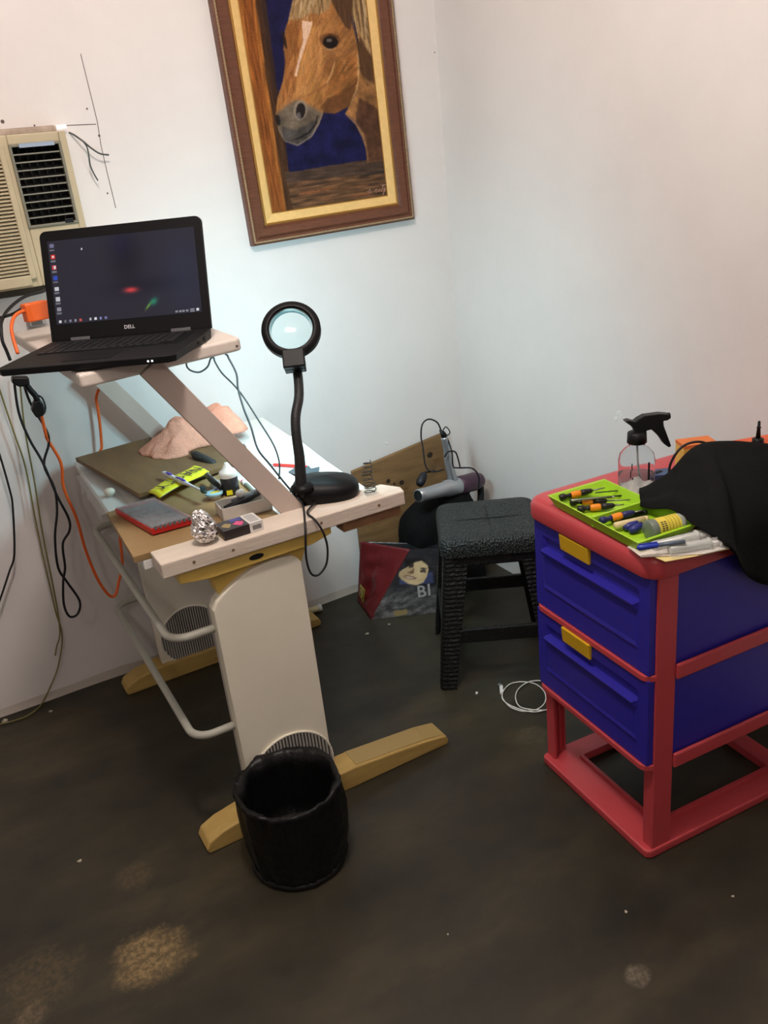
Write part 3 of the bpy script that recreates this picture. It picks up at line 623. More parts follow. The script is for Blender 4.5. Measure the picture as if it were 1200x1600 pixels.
# ------------------------------------------------------------------ magnifier lamp
def make_lamp():
    t = thing('magnifier_lamp', 'black gooseneck magnifier lamp with a lit ring standing on the desk rail', 'lamp', (-.945,-.86,ZR))
    Ml = mat('lamp_black', (11,11,13), .45, spec=.22, bump=.03, bscale=200)
    # pebble shaped base
    cx, cy = -.945, -.85; ax, ay, hz = .078, .058, .052; rz = math.radians(-25); P = []
    for i in range(13):
        ph = i/12; rr = (1-(max(0,(ph-.25))/.75)**2.6)**(1/2.4) if ph > .25 else .93+.07*math.sin(ph/.25*math.pi/2)
        if i == 12: rr = 0.02
        row = []
        for k in range(36):
            a = 2*math.pi*k/36; s = (abs(math.cos(a))**2.8+abs(math.sin(a))**2.8)**(-1/2.8)
            x, y = ax*rr*s*math.cos(a), ay*rr*s*math.sin(a)
            row.append((cx+x*math.cos(rz)-y*math.sin(rz), cy+x*math.sin(rz)+y*math.cos(rz), ZR+.0005+hz*ph*(1-.16*(x/ax+.2)*(ph))))
        P.append(row+[row[0]])
    b = MB(); b.grid(P); b.add([P[0][k] for k in range(36)], [tuple(range(35,-1,-1))]); b.add([P[-1][k] for k in range(36)], [tuple(range(36))]); b.build('base', Ml, t, smooth=True)
    q = [(472,775,-.862),(470,755,-.862),(468,715,-.856),(463,680,-.845),(462,650,-.83),(467,620,-.805),(466,592,-.775),(463,570,-.752)]
    path = smoothpath([aty(*p) for p in q], 5); MB().tube(path, [.0145-.0035*min(1,i/14) for i in range(len(path))], 14).build('gooseneck', mat('gooseneck_rubber', (22,22,24), .5, bump=.2, bscale=250), t, smooth=True)
    p = aty(474,772,-.862); MB().lathe(Vector((p.x,p.y,ZR+.036)), Vector((p.x,p.y,9)), [(0,.03),(.008,.026),(.016,.017)], 20).build('neck_collar', Ml, t, smooth=True)
    # head: ring plane; N = direction in which the LEDs shine (towards wall, slightly down)
    c = aty(455,515.5,-.735); N = Vector((.36,.74,-.57)).normalized()
    ex = Vector((N.y,-N.x,0)).normalized(); ey = ex.cross(N).normalized()
    if ey.z < 0: ey = -ey
    Ro, Ri = .0675, .0495
    def ringpt(a, r_, d): return c + (ex*math.cos(a)+ey*math.sin(a))*r_ + N*d
    prof = [(Ri,-.008),(Ri+.004,-.012),(Ro-.008,-.012),(Ro,-.006),(Ro,.010),(Ro-.003,.014),(Ri+.002,.014),(Ri,.010)]
    NN = 48; vs_ = [ringpt(2*math.pi*k/NN, r_, d) for k in range(NN) for r_, d in prof]; m_ = len(prof)
    b = MB(); b.add(vs_, [(k*m_+j, k*m_+(j+1)%m_, ((k+1)%NN)*m_+(j+1)%m_, ((k+1)%NN)*m_+j) for k in range(NN) for j in range(m_)])
    hd = b.build('ring_head', Ml, t, smooth=True); hd.modifiers.new('e','EDGE_SPLIT').split_angle = math.radians(40)
    ledm = mat('led_glow', (188,240,252), .4, emit=RING_STRENGTH)
    b = MB(); vs_ = [ringpt(2*math.pi*k/NN, r_, .0145) for k in range(NN) for r_ in (Ri+.0025, Ro-.004)]
    b.add(vs_, [(k*2, k*2+1, ((k+1)%NN)*2+1, ((k+1)%NN)*2) for k in range(NN)]); b.build('led_ring', ledm, hd)
    # inner translucent rim and the lens
    b = MB(); vs_ = [ringpt(2*math.pi*k/NN, r_, d) for k in range(NN) for r_, d in ((Ri-.0002,-.007),(Ri-.0022,.0),(Ri-.0005,.011))]
    b.add(vs_, [(k*3+j, k*3+j+1, ((k+1)%NN)*3+j+1, ((k+1)%NN)*3+j) for k in range(NN) for j in range(2)]); b.build('lens_rim', mat('rim_clear', (150,190,192), .25, trans=.35), hd, smooth=True)
    lm = bpy.data.materials.new('lens_glass'); lm.use_nodes = True; nt = lm.node_tree; nt.nodes.remove(nt.nodes['Principled BSDF'])
    tr = nt.nodes.new('ShaderNodeBsdfTransparent'); tr.inputs[0].default_value = (.93,.985,.99,1); gl = nt.nodes.new('ShaderNodeBsdfGlossy'); gl.inputs['Roughness'].default_value = .05
    mx = nt.nodes.new('ShaderNodeMixShader'); fr = nt.nodes.new('ShaderNodeFresnel'); fr.inputs[0].default_value = 1.2
    nt.links.new(fr.outputs[0], mx.inputs[0]); nt.links.new(tr.outputs[0], mx.inputs[1]); nt.links.new(gl.outputs[0], mx.inputs[2]); nt.links.new(mx.outputs[0], nt.nodes['Material Output'].inputs[0])
    b = MB(); R_ = Ri-.003; rows = []
    for d0 in (-1,1):
        for r_ in np.linspace(0.001, 1, 7): rows.append([ringpt(2*math.pi*k/32, R_*r_, d0*(.001+.006*(1-r_*r_))) for k in range(33)])
    rows = rows[:7][::1] + rows[7:][::-1]; b.grid(rows); b.build('lens', lm, hd, smooth=True)
    # yoke block joining the neck to the ring
    k0 = c - ey*(Ro+.012)
    def bx(x0,x1,y0,y1,d0,d1):
        return [k0+ex*x+ey*y+N*d for d in (d0,d1) for (x,y) in ((x0,y0),(x1,y0),(x1,y1),(x0,y1))]
    b = MB(); v8 = bx(-.025,.025,-.018,.026,-.021,-.004); b.hexa(v8[:4], v8[4:]); b.build('yoke', Ml, t, bevel=.003)
    b = MB(); v8 = bx(-.024,.024,-.018,.010,-.006,.02); b.hexa(v8[:4], v8[4:]); b.build('hinge_block', Ml, t, bevel=.003)
make_lamp()

# ------------------------------------------------------------------ things on the desk
def make_towel():
    base0, base1 = Vector((-1.20,-.27,0)), Vector((-.905,-.13,0)); P = []; nu, nv = 44, 26
    dr = (base1-base0).normalized(); nr = Vector((-dr.y,dr.x,0))
    for i in range(nu+1):
        s = i/nu; row = []
        prof = .040*math.exp(-((s-.36)/.20)**2) + .050*math.exp(-((s-.86)/.14)**2) + .026
        env = min(1, 6*s, 7*(1-s)); wd = .085*(.55+.45*env) + .015*math.sin(s*17)
        for j in range(nv+1):
            v = j/nv*2-1; cen = base0+dr*(s*.33)
            h = prof*env*max(0,(1-abs(v)**2.2))
            p = Vector((cen.x+nr.x*v*wd, cen.y+nr.y*v*wd, 0))
            f = .010*math.sin(s*30+v*3.5+3*fnoise((p.x,p.y,4),9))*(1-abs(v)) + .020*fnoise((p.x,p.y,0),16) + .010*abs(fnoise((p.x,p.y,1),38))
            row.append((p.x+.01*fnoise((p.x,p.y,3),30), p.y, ZD+.002+max(0,h+f*min(1,h*25))))
        P.append(row)
    b = MB().grid(P); b.f = [tuple(reversed(f)) for f in b.f]
    o = b.build('towel', mat('towel_pink', (226,160,136), .95, var=.08, vscale=60, bump=.5, bscale=260), smooth=True, org=(base0.x,base0.y,ZD), solid=.006, offset=-1)
    tag(o, 'crumpled salmon pink towel heaped at the back of the desk', 'towel')
make_towel()

# yellow packet
def make_packet():
    z = ZD+.001; c = [atz(233,768,z), atz(252,776,z), atz(328,736,z), atz(304,727,z)]
    c = [atz(231,768,z+.004), atz(250,777,z+.004), atz(327,735,z+.004), atz(302,725,z+.004)]
    ctr = sum(c, Vector())/4
    t = thing('packet', 'bright yellow printed packet lying on the dark plywood board', 'packet', ctr)
    def pos(u, v, dz=0):
        p = c[0].lerp(c[3], u).lerp(c[1].lerp(c[2], u), v); return Vector((p.x, p.y, z+.003+dz+.004*math.sin(math.pi*v)+.003*math.sin(u*5)))
    b = MB(); top = [[pos(i/14, j/6) for i in range(15)] for j in range(7)]; b.grid(top); b.f = [tuple(reversed(f)) for f in b.f]
    b.build('wrapper', mat('packet_yellow', (232,226,30), .4, bump=.1), t, smooth=True, solid=.003, offset=-1)
    ex = (c[3]-c[0]).normalized(); wid = (c[3]-c[0]).length; hv = (c[1]-c[0]); 
    # lettering upside down as seen from the front: letter by letter
    for k, ch in enumerate('NASTY'):
        u = .86-.175*k; p = pos(u, .52, .0035); e1 = -(pos(min(u+.05,1), .52)-pos(u-.05, .52)).normalized(); e2 = -(pos(u, .9)-pos(u, .1)).normalized()*-1
        e2 = (pos(u,.9)-pos(u,.1)).normalized(); e2 = (e2 - e1*e2.dot(e1)).normalized()
        place_text(ch, .043, p, e1, e2, mat('ink_black', (18,18,18), .5), t, 'letter')
    b = MB(); b.tube([pos(i/14, 1.0, -.001) for i in range(15)], .0012, 5); b.build('dark_edge', mat('ink_black', (18,18,18)), t)
make_packet()
# toothbrush
def make_brush():
    a, e = atz(254,738,ZD+.016), atz(314,766,ZD+.012); t = thing('toothbrush', 'white and purple toothbrush lying across the yellow packet', 'toothbrush', a)
    P = [a.lerp(e, s) for s in np.linspace(0,1,15)]; rs = [.003,.0062,.0068,.006,.0052,.005,.0066,.0072,.0066,.005,.004,.0032,.0028,.0028,.0028]
    MB().tube(P, rs, 10).build('handle', mat('brush_white', (222,222,232), .4), t, smooth=True)
    for s0, s1 in ((1,4),(5,9)):
        q = [p+Vector((0,0,.003)) for p in P[s0:s1+1]]; n = len(q); MB().tube(q, [.002]+[.0048]*(n-2)+[.002], 8).build('grip', mat('brush_purple', (84,66,170), .5), t, smooth=True)
    d = (e-a).normalized(); h = e+d*.012; MB().tube([e, e+d*.006, h, h+d*.012], [.0028,.005,.0055,.003], 8).build('head', mat('brush_green', (60,92,84), .5), t, smooth=True)
    b = MB()
    for i in range(4):
        for j in (-1,0,1):
            p = e+d*(.005+.005*i)+Vector((-d.y,d.x,0))*.003*j; b.tube([p, p+Vector((0,0,.012))], .0012, 5)
    o = b.build('bristles', mat('bristle', (70,100,110), .8), t); o['kind'] = 'stuff'
make_brush()
# red clear case
def make_case():
    z = ZB; q = [atz(182,800,z+.012), atz(240,832,z+.012), atz(303,812,z+.012), atz(245,779,z+.012)]
    q = [atz(181,797,z+.02), atz(238,836,z), atz(303,815,z), atz(246,779,z+.02)]
    a, b_, d = atz(181,801,z+.006), atz(238,834,z+.006), atz(303,816,z+.006); e = a+(d-b_)
    q = [a,b_,d,e]; ctr = sum(q, Vector())/4
    t = thing('plastic_case', 'red plastic case with a cloudy clear lid on the desk front', 'case', (ctr.x,ctr.y,z))
    def qq(s, zz): return [Vector((ctr.x+(p.x-ctr.x)*s, ctr.y+(p.y-ctr.y)*s, zz)) for p in q]
    Mr = mat('case_red', (190,32,32), .4)
    MB().hexa(qq(.97,z+.001), qq(1,z+.004)).build('tray', Mr, t, bevel=.002)
    lo, hi = qq(1,z+.004), qq(1,z+.016); li, hi2 = qq(.94,z+.004), qq(.94,z+.016); b = MB()
    for k in range(4):
        j = (k+1) % 4; b.add([lo[k],lo[j],hi[j],hi[k],li[k],li[j],hi2[j],hi2[k]], [(0,1,2,3),(5,4,7,6),(3,2,6,7),(0,4,5,1)])
    b.build('rim', Mr, t)
    MB().hexa(qq(.92,z+.005), qq(.92,z+.011)).build('contents', mat('case_contents', (62,70,72), .6, c2=(120,60,66), vscale=40), t)
    for i in range(5):
        for j in range(4):
            u, v = (i+.5)/5*.84+.08, (j+.5)/4*.84+.08; p = q[0].lerp(q[1],u).lerp(q[3].lerp(q[2],u),v)
            MB().box(p.x-.008,p.x+.008,p.y-.010,p.y+.010,z+.011,z+.0135).build('part_in_case', mat('bits_%d' % ((i*3+j)%3), [(66,74,76),(90,96,98),(48,52,56)][(i*3+j)%3], .5), t)
    mlid = mat('cloudy_lid', (176,178,182), .3, alpha=.30)
    MB().hexa(qq(.985,z+.0165), qq(.975,z+.021)).build('lid', mlid, t, bevel=.002)
    e0, e1 = q[1], q[2]
    for k in range(8):
        p = e0.lerp(e1, .1+.8*k/7); MB().box(p.x-.003,p.x+.003,p.y-.003,p.y+.001,z+.014,z+.0215).build('lid_tooth', mat('tooth_grey',(96,98,100),.5), t)
make_case()
# foil ball
def make_foil():
    p = atz(331,852,ZR); c = Vector((p.x-.003, p.y+.022, ZR+.030)); P = []
    for i in range(33):
        th_ = math.pi*i/32; row = []
        for k in range(49):
            ph = 2*math.pi*(k % 48)/48; d = Vector((math.sin(th_)*math.cos(ph), math.sin(th_)*math.sin(ph), math.cos(th_)))
            r_ = .026*(1 + .16*fnoise(d,3.3,2) + .14*abs(fnoise(d,7,5)) + .07*fnoise(d,15,7))
            up = max(0, d.z-.55)*.035
            row.append((c.x+d.x*r_-up*.5, c.y+d.y*r_, max(ZR+.0008, c.z+d.z*r_*1.08+up)))
        P.append(row)
    b = MB().grid(P); tag(b.build('foil_ball', mat('foil', (225,222,220), .22, 1), org=(c.x,c.y,ZR)), 'crumpled shiny aluminium foil ball on the front rail of the desk', 'foil ball')
make_foil()
# cigarette box
def make_cigs():
    z = ZR; a, b_, d = atz(352,846,z), atz(416,826,z), atz(338,818,z); h = .022
    ex = (b_-a); L = ex.length; ex.normalize(); ey = Vector((-ex.y,ex.x,0)); Wd = .055; L = .088
    t = thing('cigarette_box', 'dark printed cigarette box with a white warning label on the desk rail', 'box', a)
    def p(u, v, zz): return a+ex*u+ey*v+Vector((0,0,zz))
    MB().hexa([p(0,0,.0006),p(L,0,.0006),p(L,Wd,.0006),p(0,Wd,.0006)], [p(0,0,h),p(L,0,h),p(L,Wd,h),p(0,Wd,h)]).build('carton', mat('carton_dark', (46,38,38), .4), t, bevel=.0008)
    MB().hexa([p(.058,-.0004,.0008),p(L+.0004,-.0004,.0008),p(L+.0004,Wd+.0004,.0008),p(.058,Wd+.0004,.0008)], [p(.058,-.0004,h+.0005),p(L+.0004,-.0004,h+.0005),p(L+.0004,Wd+.0004,h+.0005),p(.058,Wd+.0004,h+.0005)]).build('warning_label', mat('label_white', (214,212,208), .5), t)
    b = MB()
    for k in range(6): v = .008+k*.0075; b.add([p(.063,v,h+.0008),p(.084,v,h+.0008),p(.084,v+.003,h+.0008),p(.063,v+.003,h+.0008)], [(0,1,2,3)])
    b.add([p(.064,-.0008,.006),p(.084,-.0008,.006),p(.084,-.0008,.016),p(.064,-.0008,.016)], [(0,1,2,3)]); b.build('fine_print', mat('print_grey', (120,118,116), .6), t)
    def blob(u, v, ru, rv, c, nm):
        MB().add([p(u+ru*math.cos(q)*(1+.2*math.sin(3*q)), v+rv*math.sin(q)*(1+.2*math.cos(4*q)), h+.0006) for q in np.linspace(0,2*math.pi,22)[:-1]], [tuple(range(21))]).build('printed_emblem', mat(nm, c, .4), t)
    blob(.016,.024,.010,.012,(150,126,70),'emblem_gold'); blob(.042,.020,.011,.012,(206,60,120),'emblem_pink')
    MB().add([p(.030,.036,h+.0004),p(.056,.036,h+.0004),p(.056,.052,h+.0004),p(.030,.052,h+.0004)], [(0,1,2,3)]).build('printed_panel', mat('emblem_blue', (62,58,140), .4), t)
    MB().hexa([p(-.0006,.002,.004),p(0,.002,.004),p(0,Wd-.002,.004),p(-.0006,Wd-.002,.004)],[p(-.0006,.002,.006),p(0,.002,.006),p(0,Wd-.002,.006),p(-.0006,Wd-.002,.006)]).build('gold_line', mat('emblem_gold',(150,126,70)), t)
make_cigs()
# grey card tray with tools
def make_tray():
    z = ZB; a, b_ = atz(349,816,z), atz(428,796,z); ex = b_-a; L = ex.length; ex.normalize(); ey = Vector((-ex.y,ex.x,0)); Wd = .062; h = .030; L = .115
    t = thing('card_tray', 'open grey cardboard tray holding a black tool on the desk', 'tray', a)
    def p(u, v, zz): return a+ex*u+ey*v+Vector((0,0,zz))
    def bx(u0,u1,v0,v1,z0,z1): return MB().hexa([p(u0,v0,z0),p(u1,v0,z0),p(u1,v1,z0),p(u0,v1,z0)], [p(u0,v0,z1),p(u1,v0,z1),p(u1,v1,z1),p(u0,v1,z1)])
    Mg_ = mat('card_grey', (206,200,192), .6, var=.04)
    bx(0,L,0,Wd,.0005,.003).build('bottom', Mg_, t)
    for q in ((0,L,0,.0025),(0,L,Wd-.0025,Wd),(0,.0025,0,Wd),(L-.0025,L,0,Wd)): bx(*q,.001,h).build('side', Mg_, t)
    # black tool lying inside
    t2 = thing('hand_tool', 'black handled tool lying in the grey cardboard tray', 'tool', p(.02,.03,.004))
    bb = MB(); bb.tube([p(.012,.022,.022),p(.04,.026,.024),(p(.075,.034,.029)),p(.108,.046,.034)], [.006,.009,.0085,.007], 10); bb.build('handle', mat('tool_black', (34,35,38), .35), t2, smooth=True)
    MB().tube([p(.035,.045,.026),p(.07,.05,.030),p(.105,.055,.034)], [.004,.006,.005], 8).build('grip', mat('tool_grey', (96,100,106), .3), t2, smooth=True)
    c = p(.058,.036,.036); t3 = thing('plastic_stopper', 'small white plastic cap resting on the black tool in the tray', 'cap', c)
    MB().lathe(c, c+Vector((-.25,.1,1)), [(0,.003),(.003,.010),(.012,.0105),(.015,.008)], 14).build('cap_body', M_white, t3, smooth=True)
    MB().lathe(c+Vector((0,0,-.007)), c+Vector((0,0,1)), [(0,.004),(.009,.004)], 10).build('cap_neck', mat('cap_clear',(190,196,198),.3), t3, smooth=True)
make_tray()
# dark bottle with white nozzle cap
def cyl_thing(name, label, cat, x, y, z, parts):
    t = thing(name, label, cat, (x,y,z))
    for nm, m, prof in parts: MB().lathe((x,y,z), (x,y,z+9), prof, 22).build(nm, m, t, smooth=True).modifiers.new('e','EDGE_SPLIT').split_angle = math.radians(45)
    return t
p = atz(362,772,ZS)
cyl_thing('glue_bottle', 'small dark bottle with a domed white cap on the desk', 'bottle', p.x, p.y, ZS+.0005,
  [('bottle_body', mat('bottle_dark', (34,36,40), .35), [(0,.0195),(.002,.021),(.043,.021),(.045,.019)]), ('cap', mat('cap_white', (226,228,224), .5), [(.0455,.021),(.054,.0225),(.060,.020),(.066,.012),(.072,.009),(.080,.004)])])
d_ = (CAM-p); d_.z = 0; d_.normalize(); s_ = Vector((-d_.y,d_.x,0)); cc = Vector((p.x,p.y,ZS+.012))+d_*.0212-s_*.004
MB().add([cc-s_*.007+Vector((0,0,-.006)),cc+s_*.007+Vector((0,0,-.006)),cc+s_*.007+Vector((0,0,.006)),cc-s_*.007+Vector((0,0,.006))],[(0,1,2,3)]).build('label_mark', mat('packet_yellow',(232,226,30)), bpy.data.objects['glue_bottle'])
# round lid
p = atz(336,778,ZB); t = cyl_thing('round_tin', 'low round tin with a blue and yellow printed lid', 'tin', p.x, p.y, ZB+.0005, [('tin_body', mat('tin_silver',(180,180,176),.35,.6), [(0,.016),(.010,.016)]), ('lid', mat('tin_blue',(150,196,214),.4), [(.0102,.021),(.014,.021),(.0145,.020)])])
MB().add([(p.x-.012,p.y-.006,ZB+.0154),(p.x+.014,p.y-.010,ZB+.0154),(p.x+.010,p.y+.002,ZB+.0154),(p.x-.004,p.y+.004,ZB+.0154)],[(0,1,2,3)]).build('printed_patch', mat('packet_yellow',(232,226,30)), t)
# translucent grey-blue tube and a dark brush behind it
a, e = atz(341,768,ZS+.012), atz(328,731,ZS+.012); t = thing('squeeze_tube', 'cloudy blue grey squeeze tube lying beside the dark bottle', 'tube', (a.x,a.y,ZS))
d = (e-a).normalized(); MB().tube([a+d*s for s in (0,.01,.03,.06,.075)], [.011,.012,.012,.012,.007], 14).build('tube_body', mat('tube_grey',(150,168,182),.3,trans=.2), t, smooth=True)
MB().tube([a+d*s for s in (.075,.085,.10)], [.006,.0055,.004], 12).build('nozzle', mat('nozzle_grey',(196,202,206),.4), t, smooth=True)
MB().tube([a-d*.012,a], [.010,.010], 14).build('tube_cap', mat('cap_slate',(70,84,110),.4), t, smooth=True)
a, e = atz(322,742,ZD+.009), atz(345,762,ZD+.008); t = thing('black_clip', 'small black plastic piece beside the yellow packet', 'clip', (a.x,a.y,ZD)); d = (e-a)
MB().tube([a,a+d*.3,a+d*.7,e],[.005,.008,.007,.004],8).build('clip_body', M_black, t, smooth=True); MB().tube([a+Vector((.005,.004,.004)),e+Vector((.004,.006,.004))],.002,6).build('clip_spring', M_steel, t)
a, e = atz(300,708,ZD+.012), atz(338,727,ZS+.012); t = thing('hairbrush', 'dark brush with rounded back near the pink towel', 'brush', (a.x,a.y,ZD)); d = e-a
MB().tube([a,a+d*.15,a+d*.5,a+d*.85,e],[.006,.012,.013,.012,.004],12).build('brush_back', mat('brush_dark',(46,46,46),.6,bump=.4,bscale=200), t, smooth=True)
MB().tube([e,e+d.normalized()*.035],[.005,.004],8).build('brush_handle', M_black, t, smooth=True)
# white block, black clip by the brace, red pen, grey scrap, pink marker
a = atz(332,708,ZS); t = thing('white_adapter', 'small white plastic block on the white sheet by the towel', 'block', a); MB().box(a.x-.016,a.x+.016,a.y-.02,a.y+.02,ZS+.0005,ZS+.014).build('block_body', M_white, t, bevel=.003); MB().box(a.x-.01,a.x+.01,a.y-.012,a.y+.012,ZS+.014,ZS+.0155).build('block_top', mat('off_white',(206,208,206),.5), t, bevel=.0006)
a = aty(378,692,-.33); a = atz(381,712,ZS); t = thing('binder_clip', 'black binder clip standing on the white sheet behind the brace', 'clip', a)
MB().prism([(-.010,0),(.010,0),(.008,.022),(.003,.030),(-.004,.030),(-.009,.022)], a+Vector((0,0,.0005)), (.8,-.6,0), (0,0,1), (.006,.008,0)).build('clip_body', M_black, t, bevel=.001)
MB().lathe(a+Vector((-.001,-.002,.018)), a+Vector((-.6,-.8,.018)), [(0,.003),(.002,.003)], 10).build('clip_hole', mat('white_spot',(200,204,204),.6), t)
a, e = atz(427,726,ZS+.0045), atz(478,729,ZS+.0045); t = thing('red_pen', 'thin red pen lying on the white sheet behind the lamp neck', 'pen', (a.x,a.y,ZS)); d = (e-a).normalized()
MB().tube([a,a+d*.002,e,e+d*.004],[.0025,.0042,.0042,.003],10).build('barrel', mat('pen_red',(214,52,46),.4), t, smooth=True); MB().tube([a-d*.018,a-d*.008,a],[.0006,.0015,.0025],8).build('tip', M_steel, t, smooth=True)
pts = [(450,738),(462,733),(470,737),(482,730),(490,736),(500,732),(497,742),(484,748),(470,745),(460,744)]
P_ = [atz(x,y,ZS) for x,y in pts]; c = sum(P_, Vector())/len(P_)
tag(MB().add([Vector((q.x,q.y,ZS+.001+.004*(i%2))) for i,q in enumerate(P_)]+[c+Vector((0,0,.007))], [(i,(i+1)%10,10) for i in range(10)]).build('film_scrap', mat('scrap_grey',(70,78,84),.5), org=(c.x,c.y,ZS), solid=.0008), 'torn dark grey scrap of film on the white sheet', 'scrap')
a, e = atz(384,757,ZS+.006), atz(400,772,ZS+.006); t = thing('pink_marker', 'white marker with a pink end lying under the brace', 'marker', (a.x,a.y,ZS)); d = (e-a).normalized()
MB().tube([a,e,e+d*.02],[.0055,.0055,.003],10).build('barrel', mat('marker_grey',(120,136,126),.4), t, smooth=True); MB().tube([a-d*.022,a-d*.003,a],[.005,.0062,.006],10).build('cap', M_white, t, smooth=True); MB().tube([a-d*.030,a-d*.022],[.0045,.005],10).build('end_plug', mat('plug_pink',(226,90,110),.4), t, smooth=True)
# spring on the rail
c = atz(578,772,ZR); hz = []
for i in range(150):
    s = i/149; ang = s*2*math.pi*8; z = ZR+.002 + (.012*s/.25 if s < .25 else .012+.030*(s-.25)/.45*0+ .0) 
    z = ZR+.002 + .078*(s**1.0); r_ = .0145 - .004*abs(s-.35) - .003*s
    if .3 < s < .62: z = ZR+.024+.03*(s-.3)/.32
    hz.append((c.x+r_*math.cos(ang)+.003*math.sin(s*9), c.y+r_*math.sin(ang), z))
tag(MB().tube(hz, .0011, 5).build('coil_spring', mat('spring_dark',(52,54,56),.4,.7), org=(c.x,c.y,ZR), smooth=True), 'thin loose wire coil spring standing at the end of the desk rail', 'spring')
# clear plastic bag edge and small bulb under the dark board
P_ = []
for i in range(25):
    y = -.53+.36*i/24; e = Vector((-1.385+.02*(y+.5),y,0)); k = .010*fnoise((e.x,y,0),26); P_.append([(e.x+.06,y,ZT+.001),(e.x+.01,y,ZT+.004+.3*abs(k)),(e.x-.010-abs(k),y,ZT-.004+k),(e.x-.012+k,y,ZT-.022+.8*k)])
tag(MB().grid(P_).build('plastic_film', mat('clear_film',(230,232,232),.2,alpha=.16), org=(-1.38,-.35,ZT), smooth=True, solid=.0004), 'crinkled clear plastic film hanging off the left edge of the desk', 'film')
c = atz(172,772,ZT+.008); t = thing('white_ball', 'small round white ball beside the dark plywood board', 'ball', (c.x,c.y,ZT)); MB().lathe((c.x,c.y,ZT+.0006),(c.x,c.y,9),[(0,.007),(.004,.008),(.008,.013),(.016,.014),(.021,.010),(.023,.004)],16).build('ball_body', mat('knob_white',(214,212,196),.5), t, smooth=True)

# ------------------------------------------------------------------ waste bin with liner
def make_bin():
    cx, cy, h = -1.224, -1.068, .208
    t = thing('waste_bin', 'black waste bin lined with a black bag in front of the desk panel', 'bin', (cx,cy,0))
    MB().lathe((cx,cy,.0008),(cx,cy,9),[(0,.092),(.004,.096),(h-.012,.110),(h-.012,.107),(.006,.092)],36).build('bin_shell', M_black, t, smooth=True)
    Ml = mat('bin_liner', (12,12,13), .42, bump=.5, bscale=30, spec=.35)
    n = 110; P = []
    prof = [(.014,.108),(.05,.113),(.10,.117),(.15,.1185),(.19,.1185),(h-.004,.1205),(h+.004,.120),(h+.007,.1165),(h+.002,.1125),(h-.03,.110),(h-.08,.106),(h-.13,.101),(h-.17,.095),(.032,.06),(.030,.004)]
    for i, (z, r_) in enumerate(prof):
        row = []; r_ *= .955
        for k in range(n+1):
            a = 2*math.pi*(k % n)/n; p = (math.cos(a), math.sin(a), z*5)
            out = i <= 7
            dr = (.012 if out else .016)*fnoise((p[0]*1.1,p[1]*1.1,z*1.5),1.6,3) + .006*abs(fnoise((p[0]*2,p[1]*2,z*3),3.5,9)) + .003*fnoise((p[0]*3,p[1]*3,z*8),4,5)
            if not out: dr = -abs(dr)
            else: dr = max(dr, -.002*1.0 if i > 4 else -.004)+.002
            bulge = .014*max(0,math.cos(a-.15))*math.sin(min(1,z/h)*math.pi) if out else 0
            zz = z + (.007*fnoise((p[0],p[1],0),2.6,1) if 4 < i < 9 else 0)
            row.append((cx+(r_+dr+bulge)*math.cos(a), cy+(r_+dr+bulge)*math.sin(a), max(zz,.012)))
        P.append(row)
    MB().grid(P).build('bag_liner', Ml, t, smooth=True)
    P = []
    for i, (z, r_) in enumerate([(.016,.104),(.012,.110),(.006,.109),(.003,.106),(.003,.095)]):
        P.append([(cx+(r_+.006*fnoise((math.cos(2*math.pi*(k%n)/n)*2,math.sin(2*math.pi*(k%n)/n)*2,z),2.4,4))*math.cos(2*math.pi*k/n), cy+(r_+.006*fnoise((math.cos(2*math.pi*(k%n)/n)*2,math.sin(2*math.pi*(k%n)/n)*2,z),2.4,4))*math.sin(2*math.pi*k/n), z) for k in range(n+1)])
    MB().grid(P).build('bag_hem', Ml, t, smooth=True)
make_bin()

